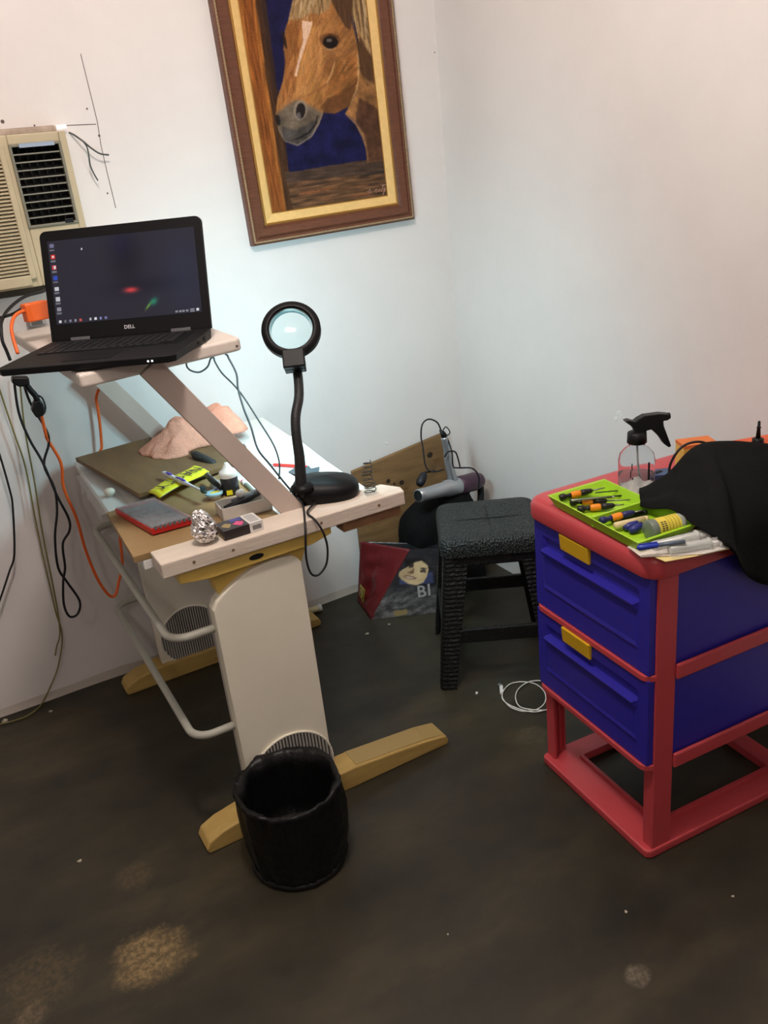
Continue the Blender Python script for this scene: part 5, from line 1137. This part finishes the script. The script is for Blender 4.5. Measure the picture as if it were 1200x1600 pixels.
# papers, syringes, pen
def sheet(name,label,cat,px,z,m,th=.0008):
    P_ = [atz(x,y,z) for x,y in px]; c = sum(P_,Vector())/len(P_); n = len(P_)
    return tag(MB().prism([(p.x,p.y) for p in P_],(0,0,z),(1,0,0),(0,1,0),(0,0,th)).build(name,m,org=(c.x,c.y,z)),label,cat)
sheet('yellow_paper','pale yellow paper under the syringe wrappers on the drawers','paper',[(1000,862),(1040,878),(1085,870),(1140,858),(1130,845),(1050,850)],ZDT+.0003,mat('paper_yellow',(222,204,140),.7))
def syringe(x0,y0,x1,y1,z,label,wpx):
    P_ = [atz(x,y,z) for x,y in wpx]; c = sum(P_,Vector())/len(P_); t = thing('wrapped_syringe',label,'syringe',Vector((c.x,c.y,z)),group='wrapped syringes on the drawers')
    MB().prism([(p.x,p.y) for p in P_],(0,0,z),(1,0,0),(0,1,0),(0,0,.001)).build('wrapper_paper', mat('wrapper_paper',(222,214,204),.7), t)
    a, e = atz(x0,y0,z+.010), atz(x1,y1,z+.010); d = (e-a); u = d.normalized()
    MB().lathe(a,e,[(0,.006),(.002,.0085),(d.length*.75,.0085),(d.length*.76,.012),(d.length*.78,.012)],16).build('barrel', mat('syr_clear',(214,220,214),.25,trans=.35), t, smooth=True)
    MB().lathe(a+u*d.length*.32,e,[(0,.0078),(.006,.0080)],16).build('plunger_seal', mat('syr_seal',(92,98,96),.5), t, smooth=True)
    MB().lathe(a+u*d.length*.78,e,[(0,.004),(d.length*.18,.004),(d.length*.19,.010),(d.length*.21,.010)],12).build('plunger', mat('syr_white',(224,226,222),.4), t, smooth=True)
    q = []
    for i in range(13):
        s = i/12; w_ = .017+.003*math.sin(s*11); p = a+d*(s*1.05-.04); sd = Vector((-u.y,u.x,0)); q.append([p+sd*w_+Vector((0,0,-.0085)), p+sd*w_*.5+Vector((0,0,.0005+.003*math.sin(s*9))), p+Vector((0,0,.0105)), p-sd*w_*.5+Vector((0,0,.0005+.002*math.cos(s*13))), p-sd*w_+Vector((0,0,-.0085))])
    MB().grid(q).build('clear_wrapper', mat('clear_wrap',(235,238,236),.2,trans=.3,alpha=.3), t, smooth=True)
syringe(1020,853,1108,833,ZDT+.0012,'wrapped syringe on the drawers nearer the green tray',[(980,855),(1000,868),(1090,848),(1120,836),(1100,824),(1020,842)])
syringe(1045,859,1126,846,ZDT+.0024,'wrapped syringe on the drawers at the front edge beside the blue pen',[(985,858),(1002,871),(1100,866),(1142,856),(1128,838),(1040,848)])
a, e = atz(996,856,ZDT+.024), atz(1070,846,ZDT+.026); d = (e-a).normalized(); t = thing('blue_pen','blue capped pen lying on the syringe wrappers','pen',Vector((a.x,a.y,ZDT+.02)))
MB().tube([a,a+d*.003,a+d*.036,a+d*.038],[.003,.0055,.0055,.004],10).build('cap', mat('pen_blue',(38,62,170),.35), t, smooth=True); MB().tube([a+d*.038,e],[.0042,.0036],10).build('barrel', mat('pen_barrel',(90,104,120),.3), t, smooth=True)
q0 = a+Vector((0,0,.0062)); MB().tube([q0+d*.002,q0+d*.036],.0012,6).build('clip', mat('pen_blue',(38,62,170)), t)

# spray bottle
def make_spray():
    base = atz(991,762,ZDT); c = Vector((base.x+.01,base.y+.004,ZDT)); k = 1/690.
    t = thing('spray_bottle','clear spray bottle with a black trigger head behind the green tray','bottle',c)
    r_ = .039
    Mcl = bpy.data.materials.new('clear_bottle'); Mcl.use_nodes = True; nt = Mcl.node_tree; b = nt.nodes['Principled BSDF']; b.inputs['Base Color'].default_value = (.93,.95,.96,1); b.inputs['Roughness'].default_value = .08; b.inputs['Transmission Weight'].default_value = 1; b.inputs['IOR'].default_value = 1.08; b.inputs['Specular IOR Level'].default_value = .8
    MB().lathe(c,c+Vector((0,0,1)),[(.0008,.030),(.003,r_-.002),(.008,r_),(.062,r_),(.076,.036),(.088,.026),(.094,.017),(.112,.0165)],32).build('bottle_body', Mcl, t, smooth=True)
    MB().lathe(c,c+Vector((0,0,1)),[(.004,r_-.006),(.008,r_-.004),(.030,r_-.004),(.0302,.001)],32).build('water', mat('water',(214,220,222),.05,trans=.9,ior=1.05), t, smooth=True)
    s = Vector((.89,-.454,0)).normalized(); f_ = Vector((-.454,-.89,0)).normalized()
    # black marks on the bottle
    for ang, z0, z1, wd in ((.38,.018,.066,.0022),(-.55,.050,.066,.0012),(-.62,.034,.05,.0012),(-.5,.02,.034,.0012)):
        p = [c+(f_*math.cos(ang)+s*math.sin(ang))*(r_+.0006)+Vector((0,0,z)) for z in np.linspace(z0,z1,4)]; MB().tube(p, wd, 5).build('bottle_mark', M_black, t)
    MB().tube([c+Vector((0,0,.112)),c+s*.002+Vector((0,0,.06)),c+s*.008+Vector((0,0,.008))], .0022, 6).build('dip_tube', mat('dip_clear',(200,204,204),.3), t, smooth=True)
    MB().lathe(c,c+Vector((0,0,1)),[(.100,.0185),(.102,.021),(.124,.020),(.126,.016)],24).build('collar', M_black, t, smooth=True)
    z0 = ZDT+.100; cx_, cy_ = 218, 303   # drawing point of the collar bottom
    out = [(120,125),(150,118),(195,135),(215,118),(260,98),(370,96),(435,108),(434,150),(396,153),(400,190),(430,270),(457,345),(440,355),(405,325),(372,270),(345,240),(312,205),(275,212),(268,262),(190,262),(195,205),(178,172),(150,150)]
    sc = 1/4.8*k
    pts = [((x-cx_)*sc, (cy_-y)*sc) for x,y in out]
    th = .020; MB().prism(pts, c+Vector((0,0,.100))-f_*th/2, s, Vector((0,0,1)), f_*th).build('trigger_head', mat('head_black',(18,18,20),.42), t, bevel=.002)
    p = c+s*((436-cx_)*sc)+Vector((0,0,.100+(cy_-128)*sc)); MB().lathe(p-s*.004,p+s,[(0,.0075),(.008,.007),(.009,.003)],12).build('nozzle', M_black, t, smooth=True)
make_spray()

# boxes and bits behind the cloth
def boxthing(name,label,cat,c,ex,L,W_,H_,m,partname='carton',bev=.001):
    t = thing(name,label,cat,c); ex = Vector(ex).normalized(); ey = Vector((-ex.y,ex.x,0)); q = [c-ex*L/2-ey*W_/2,c+ex*L/2-ey*W_/2,c+ex*L/2+ey*W_/2,c-ex*L/2+ey*W_/2]
    MB().hexa([p+Vector((0,0,.0006)) for p in q],[p+Vector((0,0,H_)) for p in q]).build(partname,m,t,bevel=bev); return t, ex, ey
cy = DL(.375,.095,DZ); t, ex, ey = boxthing('yellow_box','small yellow cardboard box behind the black cloth','box',cy,(.9,-.42,0),.075,.05,.062,mat('box_yellow',(222,184,84),.6))
MB().hexa([cy-ex*.0378-ey*.0255+Vector((0,0,.055)),cy+ex*.0378-ey*.0255+Vector((0,0,.055)),cy+ex*.0378+ey*.0255+Vector((0,0,.055)),cy-ex*.0378+ey*.0255+Vector((0,0,.055))],[cy-ex*.0378-ey*.0255+Vector((0,0,.0628)),cy+ex*.0378-ey*.0255+Vector((0,0,.0628)),cy+ex*.0378+ey*.0255+Vector((0,0,.0628)),cy-ex*.0378+ey*.0255+Vector((0,0,.0628))]).build('box_flap', mat('flap_orange',(214,120,60),.6), t)
MB().lathe(cy-ey*.0252+Vector((.0,0,.03)),cy-ey+Vector((0,0,.03)),[(0,.011),(.0004,.011)],14).build('printed_dot', mat('dot_dark',(90,70,40),.6), t)
co = DL(.385,-.075,DZ); t, ex, ey = boxthing('orange_box','orange box standing behind the black cloth under a nozzle','box',co,(.95,-.3,0),.09,.075,.098,mat('box_orange',(226,104,56),.55))
MB().hexa([co-ex*.0454-ey*.0379+Vector((0,0,.08)),co+ex*.0454-ey*.0379+Vector((0,0,.08)),co+ex*.0454+ey*.0379+Vector((0,0,.08)),co-ex*.0454+ey*.0379+Vector((0,0,.08))],[co-ex*.0454-ey*.0379+Vector((0,0,.0985)),co+ex*.0454-ey*.0379+Vector((0,0,.0985)),co+ex*.0454+ey*.0379+Vector((0,0,.0985)),co-ex*.0454+ey*.0379+Vector((0,0,.0985))]).build('box_flap', mat('flap_orange2',(206,92,50),.55), t)
pn = aty(1186,690,co.y-.0)
pn = Vector((co.x-.012,co.y+.0,DZ+.0988)); t = thing('applicator_nozzle','black tapered nozzle cap standing on the orange box','nozzle',pn)
MB().lathe(pn,pn+Vector((0,0,1)),[(.0003,.010),(.002,.0115),(.011,.0115),(.013,.008),(.0135,.0055)],20).build('screw_collar', M_black, t, smooth=True); MB().lathe(pn+Vector((0,0,.0136)),pn+Vector((0,0,1)),[(0,.005),(.020,.0034),(.022,.005),(.024,.003),(.034,.0028),(.036,.001)],14).build('spout', M_black, t, smooth=True)
cb = DL(.27,.10,DZ); t, ex, ey = boxthing('blue_case','flat blue plastic case beside the spray bottle','case',cb,(.9,-.42,0),.06,.04,.012,mat('case_blue',(70,96,140),.4),'case_body'); MB().box(cb.x-.01,cb.x+.01,cb.y-.004,cb.y+.004,DZ+.012,DZ+.0135).build('case_latch', M_black, t)
# crumpled pale cloth next to the bottle
P_ = []
c = DL(.185,.055,DZ)
for i in range(15):
    row = []
    for j in range(15):
        x, y = (i/14-.5)*.11, (j/14-.5)*.07; row.append((c.x+x*.9+y*.42, c.y-x*.42+y*.9, DZ+.001+max(0,(1-(x/.056)**2)*(1-(y/.036)**2))*(.026+.022*fnoise((x,y,0),45,3))))
    P_.append(row)
tag(MB().grid(P_).build('grey_rag', mat('rag_grey',(176,176,172),.9,c2=(120,122,120),vscale=30,bump=.3), org=(c.x,c.y,DZ), smooth=True, solid=.001), 'crumpled pale grey rag between the spray bottle and the black cloth', 'rag')
# black cable arch
b = MB().tube(smoothpath([DL(.27,.065,DZ+.004),DL(.275,.067,DZ+.04),DL(.30,.06,DZ+.075),DL(.335,.045,DZ+.082),DL(.36,.03,DZ+.065),DL(.365,.02,DZ+.03)],6), .0028, 7)
tag(b.build('cable_arch', M_cord, org=DL(.27,.065,DZ), smooth=True), 'black cable arching out behind the black cloth', 'cable')

# black cloth draped over things on the drawers
def make_cloth():
    ridge = [atz(999,771,DZ+.022), atz(1018,756,DZ+.035), atz(1045,738,DZ+.06), atz(1072,708,DZ+.098), atz(1092,694,DZ+.115), atz(1115,689,DZ+.122), atz(1160,690,DZ+.122), atz(1215,697,DZ+.116), atz(1275,712,DZ+.10)]
    low = [atz(1001,792,DZ+.016), atz(1022,797,DZ+.024), atz(1048,797,DZ+.034), atz(1066,806,DZ+.034), atz(1086,820,DZ+.030), atz(1110,834,DZ+.022), atz(1142,855,DZ+.010)]
    # hanging corner over the right hand side of the unit
    e1, e2 = DL(.22,-.212,DZ-.05), DL(.30,-.214,DZ-.10)
    side = -.214
    def onside(x,y):
        d = ray(x,y); nrm = Vector((-math.sin(DYAW),math.cos(DYAW),0)); p0 = DL(0,side,0); return CAM+d*((p0-CAM).dot(nrm)/d.dot(nrm))
    low += [onside(1171,902), onside(1203,915), onside(1260,935)]
    def resample(P,n):
        P = smoothpath(P,8); L = [0]
        for i in range(1,len(P)): L.append(L[-1]+(P[i]-P[i-1]).length)
        out = []
        for k in range(n):
            s = L[-1]*k/(n-1); i = max(1,next((i for i in range(len(L)) if L[i] >= s-1e-9),len(L)-1)); f_ = (s-L[i-1])/max(1e-9,L[i]-L[i-1]); out.append(P[i-1].lerp(P[i],f_))
        return out
    n = 44; R_, Lw = resample(ridge,n), resample(low,n); back = []
    P = []
    for i in range(n):
        row = []; u = i/(n-1)
        a, c = R_[i], Lw[i]
        bk = a+Vector((.05+.05*u,.05-.02*u,-.07*min(1,u*3)-.01)); bk.z = max(bk.z,DZ+.004); bk.x = min(bk.x,-.02)
        m_ = a.lerp(c,.5)+Vector((-.02,-.03,.022))*min(1,u*2.2)
        edge = None
        # over the top edge of the unit when the cloth hangs
        pts = [bk, a, a.lerp(m_,.5)+Vector((0,0,.006)), m_]
        if c.z < DZ-.02:
            lp = (c-DO); ux = Vector((math.cos(DYAW),math.sin(DYAW),0)); e = DL(lp.dot(ux),-.2125,DZ+.008); pts[3] = a.lerp(e,.55)+Vector((0,0,.018)); pts[2] = a.lerp(pts[3],.5)+Vector((0,0,.006)); pts += [e, c]
        else: pts += [m_.lerp(c,.5)+Vector((-.004,-.004,.008)), c]
        sp = smoothpath(pts,5)
        for j, p in enumerate(sp):
            k_ = min(1,(j/len(sp))*3)
            row.append(p+Vector((0,0,1))*.006*fnoise(p,14,2)*k_+Vector((-.4,-.9,0))*.006*fnoise(p,10,6)*k_)
        P.append(row)
    b = MB().grid(P)
    tag(b.build('black_cloth', mat('cloth_black',(21,22,22),.95,bump=.35,bscale=500,spec=.15), org=DL(.2,-.1,DZ), smooth=True, solid=.0025), 'black cloth thrown over things on the drawers and hanging down the side', 'cloth')
make_cloth()

# ------------------------------------------------------------------ cables
def pxpath(pts, s, ox, oy, Y): return [aty(ox+x/s, oy+y/s, (Y[i] if isinstance(Y,list) else Y)) for i,(x,y) in enumerate(pts)]
def cable(name, path, r_, m, label, cat='cable', closed=False, n=5):
    b = MB().tube(smoothpath(path,n,closed), r_, 7, closed=closed); return tag(b.build(name, m, org=path[0], smooth=True), label, cat)
M_or = mat('orange_cord',(238,106,40),.45); M_ol = mat('olive_wire',(120,112,62),.55)
S2 = 2.7575
cable('olive_wire', pxpath([(-30,40),(0,140),(60,320),(110,470),(150,680),(185,850),(215,980),(240,1090),(268,1200),(250,1330),(210,1430)],S2,0,560,-.03)+[aty(67,1096,-.012),atz(58,1108,.004),atz(35,1122,.004),atz(-10,1134,.004)], .0024, M_ol, 'long thin olive wire running down the wall onto the floor', 'wire')
cable('olive_wire', pxpath([(85,90),(100,250),(120,380),(150,540),(185,760),(225,960),(250,1100),(258,1190),(245,1240),(238,1280)],S2,0,560,-.035), .0024, M_ol, 'shorter olive wire ending in bare copper above the floor', 'wire')
cable('black_cable', pxpath([(-30,330),(0,420),(40,560),(55,640),(62,840),(40,920),(0,1040),(-20,1090)],S2,0,560,-.05), .003, M_cord, 'single black cable at the far left edge of the wall')
cable('black_cable', pxpath([(100,100),(130,190),(200,310),(210,370),(190,460),(235,560),(246,660),(237,770),(250,900),(290,965),(343,1045),(335,1100),(300,1112),(275,1060),(272,960),(280,900),(270,800),(298,745),(296,690),(245,590),(185,450),(125,345),(80,230),(60,90)],S2,0,560,[-.24]*12+[-.25]*12), .0034, M_cord, 'black cable hanging in a long narrow loop below the laptop')
oc = cable('extension_lead', [aty(64,645,-.26),aty(72,680,-.25)]+pxpath([(205,350),(262,450),(275,560),(330,690),(370,830),(420,950),(462,1012),(485,1026),(500,1015),(512,960),(527,870)],S2,0,560,[-.24,-.23,-.22,-.22,-.21,-.20,-.19,-.185,-.18,-.17,-.16])+[Vector((-1.30,-.14,.62)),Vector((-1.27,-.12,.69))], .0042, M_or, 'orange extension cord sagging from the hanging plug towards the desk', 'cord')
cable('extension_lead', pxpath([(470,60),(440,105),(415,165),(422,220),(432,300),(438,380),(440,420)],S2,0,560,[-.09,-.06,-.04,-.035,-.035,-.035,-.035])+[Vector((-1.24,-.03,.62))], .0042, M_or, 'orange cord running down the wall behind the plywood board', 'cord')
S6 = 5.926
cable('extension_lead', pxpath([(225,330),(180,345),(130,390),(106,480),(118,570),(140,650),(165,725)],S6,0,430,[-.36,-.37,-.38,-.40,-.41,-.42,-.43]), .0042, M_or, 'short orange cord curling from the orange plug beside the laptop', 'cord')
# orange plug block
a, e = aty(36,484,-.35), aty(72,473,-.33); d = (e-a).normalized(); t = thing('orange_socket','bright orange extension socket lying beside the laptop screen','socket',Vector((a.x,a.y,1.136)))
n_ = Vector((-d.y,d.x,0)).normalized(); u_ = Vector((0,0,1))
zc = a.z
q = [(-.0,-.012),(.012,-.016),(.06,-.016),(.06,.016),(.012,.016),(0,.012)]
MB().prism(q, a-u_*.030, Vector((d.x,d.y,0)).normalized(), n_, u_*.042).build('socket_body', M_or, t, bevel=.003)
MB().prism([(.06,-.011),(.068,-.011),(.068,.011),(.06,.011)], a-u_*.024, Vector((d.x,d.y,0)).normalized(), n_, u_*.028).build('socket_face', mat('socket_dark',(180,70,30),.5), t)
# grey adapter block beneath it on the shelf
c = atz(58,508,1.1355); t = thing('power_adapter','small grey power adapter on the shelf beside the laptop','adapter',c); MB().box(c.x-.022,c.x+.022,c.y-.03,c.y+.03,1.1358,1.158).build('adapter_body', mat('adapter_grey',(150,146,142),.5), t, bevel=.004); MB().box(c.x-.016,c.x+.012,c.y-.0305,c.y-.029,1.140,1.152).build('adapter_label', mat('adapter_label',(84,82,82),.5), t)
cable('black_cable', pxpath([(430,130),(390,152),(250,190),(150,250),(60,340),(15,430),(10,500),(22,610),(60,700),(95,790)],S6,0,430,[-.10,-.12,-.15,-.18,-.22,-.26,-.28,-.29,-.29,-.29]), .0042, M_cord, 'thick black cable curving under the air conditioner behind the laptop')
cable('black_cable', pxpath([(-40,420),(0,395),(60,378),(120,358),(190,318),(205,295)],S6,0,430,[-.2,-.22,-.25,-.28,-.31,-.33]), .004, M_cord, 'short black cable leading to the orange socket from the left')
# hanging black plugs under the laptop
Yp = -.26; t = thing('hanging_adapter','black plug adapter hanging under the left corner of the laptop','adapter',aty(36,592,Yp))
p = [aty(x,y,Yp) for x,y in ((18,588),(44,588),(46,600),(30,604),(18,598))]; MB().prism([(q_.x,q_.z) for q_ in p],(0,Yp-.015,0),(1,0,0),(0,0,1),(0,.03,0)).build('adapter_body', M_black, t, bevel=.004)
MB().tube(smoothpath([aty(x,y,Yp) for x,y in ((40,600),(48,610),(55,618),(58,626))],4), .0075, 8).build('cable_grip', M_black, t, smooth=True)
p = [aty(x,y,Yp) for x,y in ((52,628),(60,622),(66,628),(70,640),(68,648),(56,652),(48,640))]; MB().prism([(q_.x,q_.z) for q_ in p],(0,Yp-.014,0),(1,0,0),(0,0,1),(0,.028,0)).build('plug_body', M_black, t, bevel=.004)
MB().tube(smoothpath([aty(x,y,Yp) for x,y in ((57,617),(66,622),(71,636),(69,646))],4), .0025, 6).build('plug_strap', M_cord, t, smooth=True)
# thin cords between shelf and lamp
S7 = 3.75
cable('thin_cable', [Vector((-1.10,-.58,1.104))]+pxpath([(560,0),(500,15),(494,45),(520,72),(570,80),(615,50),(632,5),(640,-20)],S7,160,560,[-.55]*8)+[Vector((-1.085,-.53,1.104))], .0022, M_cord, 'small loop of thin black cord under the right end of the shelf', 'cord')
cable('thin_cable', [Vector((-1.09,-.50,1.104))]+pxpath([(640,-20),(660,20),(700,85),(770,155),(830,230),(920,370),(1000,500),(1035,600),(1037,680),(1032,730)],S7,160,560,[-.50,-.50,-.51,-.52,-.54,-.58,-.62,-.64,-.65,-.65]), .0022, M_cord, 'thin black cord dropping from the shelf to the desk, upper of two', 'cord')
cable('lamp_cable', [Vector((-1.08,-.51,1.104))]+pxpath([(715,-30),(740,0),(785,90),(795,180),(830,300),(870,400),(910,530),(980,620),(1060,720),(1140,815),(1170,850)],S7,160,560,[-.52,-.53,-.55,-.58,-.62,-.66,-.70,-.76,-.82,-.875,-.89])+[aty(475,800,-.93),aty(477,830,-.972),aty(478.5,872,-.975),aty(486,896,-.975),aty(498,898,-.975),aty(510,881,-.975),aty(511.5,854,-.975),aty(504,830,-.972),aty(492,812,-.960),aty(480,800,-.93),Vector((-.985,-.885,ZR+.006))], .0025, M_cord, 'black lamp cord running from the shelf to the lamp and looping over the rail', 'cord')

# ------------------------------------------------------------------ on the floor
S6b = 3.3333
pts = [(800,1470),(822,1460)]; t = thing('usb_cable','coiled white charging cable lying on the floor by the drawers','cable',atz(785,1081,0))
MW2 = mat('cable_white',(214,214,208),.5)
pth = [(815,1480),(822,1510),(860,1550),(930,1572),(1000,1560),(1040,1520),(1035,1470),(990,1430),(920,1418),(860,1428),(825,1460),(815,1500),(840,1530),(900,1558),(980,1575),(1060,1560)]
MB().tube(smoothpath([atz(540+x/S6b,640+y/S6b,.0025+.002*(i>9)) for i,(x,y) in enumerate(pth)],6), .0018, 6).build('wire', MW2, t, smooth=True)
pth = [(1080,1422),(1010,1412),(950,1420),(900,1455),(885,1500),(905,1545),(960,1562),(1040,1566)]
MB().tube(smoothpath([atz(540+x/S6b,640+y/S6b,.006) for x,y in pth],6), .0018, 6).build('wire', MW2, t, smooth=True)
a, e = atz(783,1072,.005), atz(784,1083,.005); MB().hexa([a+Vector((-.006,0,-.004)),e+Vector((-.006,0,-.004)),e+Vector((.006,0,-.004)),a+Vector((.006,0,-.004))][::1],[a+Vector((-.006,0,.003)),e+Vector((-.006,0,.003)),e+Vector((.006,0,.003)),a+Vector((.006,0,.003))]).build('connector', M_white, t, bevel=.001)
MB().hexa([a+Vector((-.005,.012,-.003)),a+Vector((-.005,0,-.003)),a+Vector((.005,0,-.003)),a+Vector((.005,.012,-.003))],[a+Vector((-.005,.012,.002)),a+Vector((-.005,0,.002)),a+Vector((.005,0,.002)),a+Vector((.005,.012,.002))]).build('metal_tip', M_steel, t)
c = atz(745,1085,0); tag(MB().lathe((c.x,c.y,.0004),(c.x,c.y,9),[(0,.003),(.002,.0042),(.006,.004),(.008,.002)],9).build('white_bead', M_white, org=(c.x,c.y,0), smooth=True), 'tiny white bead on the floor near the stool leg', 'bead')
k = 0
for x,y,r_,lab in ((574,991,.006,'pale crumb of plaster on the floor in front of the shopping bag'),(608,976,.004,'tiny pale flake on the floor below the shopping bag corner'),(79,1112,.005,'white plaster crumb on the floor near the olive wire'),(8,1127,.008,'white plaster crumb by the wall at the far left'),(978,1425,.003,'tiny pale grit on the floor below the drawers'),(700,1460,.002,'tiny white speck in the middle of the floor'),(125,1346,.005,'pale crumb on the worn floor at the left'),(1145,1401,.003,'tiny pale grit on the floor at the right')):
    c = atz(x,y,0); pts_ = [(c.x+r_*math.cos(a)*(1+.4*math.sin(a*3+k)),c.y+r_*math.sin(a)*(1+.3*math.cos(a*2+k))) for a in np.linspace(0,2*math.pi,8)[:-1]]; k += 1
    b = MB().prism(pts_,(0,0,.0003),(1,0,0),(0,1,0),(0,0,r_*.5)); tag(b.build('plaster_crumb', mat('crumb',(176,168,150),.9), org=(c.x,c.y,0)), lab, 'crumb', 'crumbs scattered on the floor')
# stub of pipe behind the desk foot
a, e = Vector((-.70,-.09,.035)), Vector((-.655,-.085,.035)); t = thing('pipe_stub','pale plastic pipe stub by the wall behind the far desk foot','pipe',(-.68,-.09,0)); a,e = aty(478,956,-.05), aty(501,950,-.05); d=(e-a).normalized()
a = Vector((a.x,-.05,.0135)); e = Vector((e.x,-.05,.0135)); MB().tube([a,e],.012,14).build('pipe_body', mat('pipe_cream',(196,188,150),.5), t, smooth=True); MB().tube([e-Vector((.012,0,0)),e+Vector((.002,0,0))],.0132,14).build('pipe_collar', mat('pipe_white',(200,200,190),.5), t, smooth=True)
for o in bpy.data.objects:
    if '_world' in o: del o['_world']
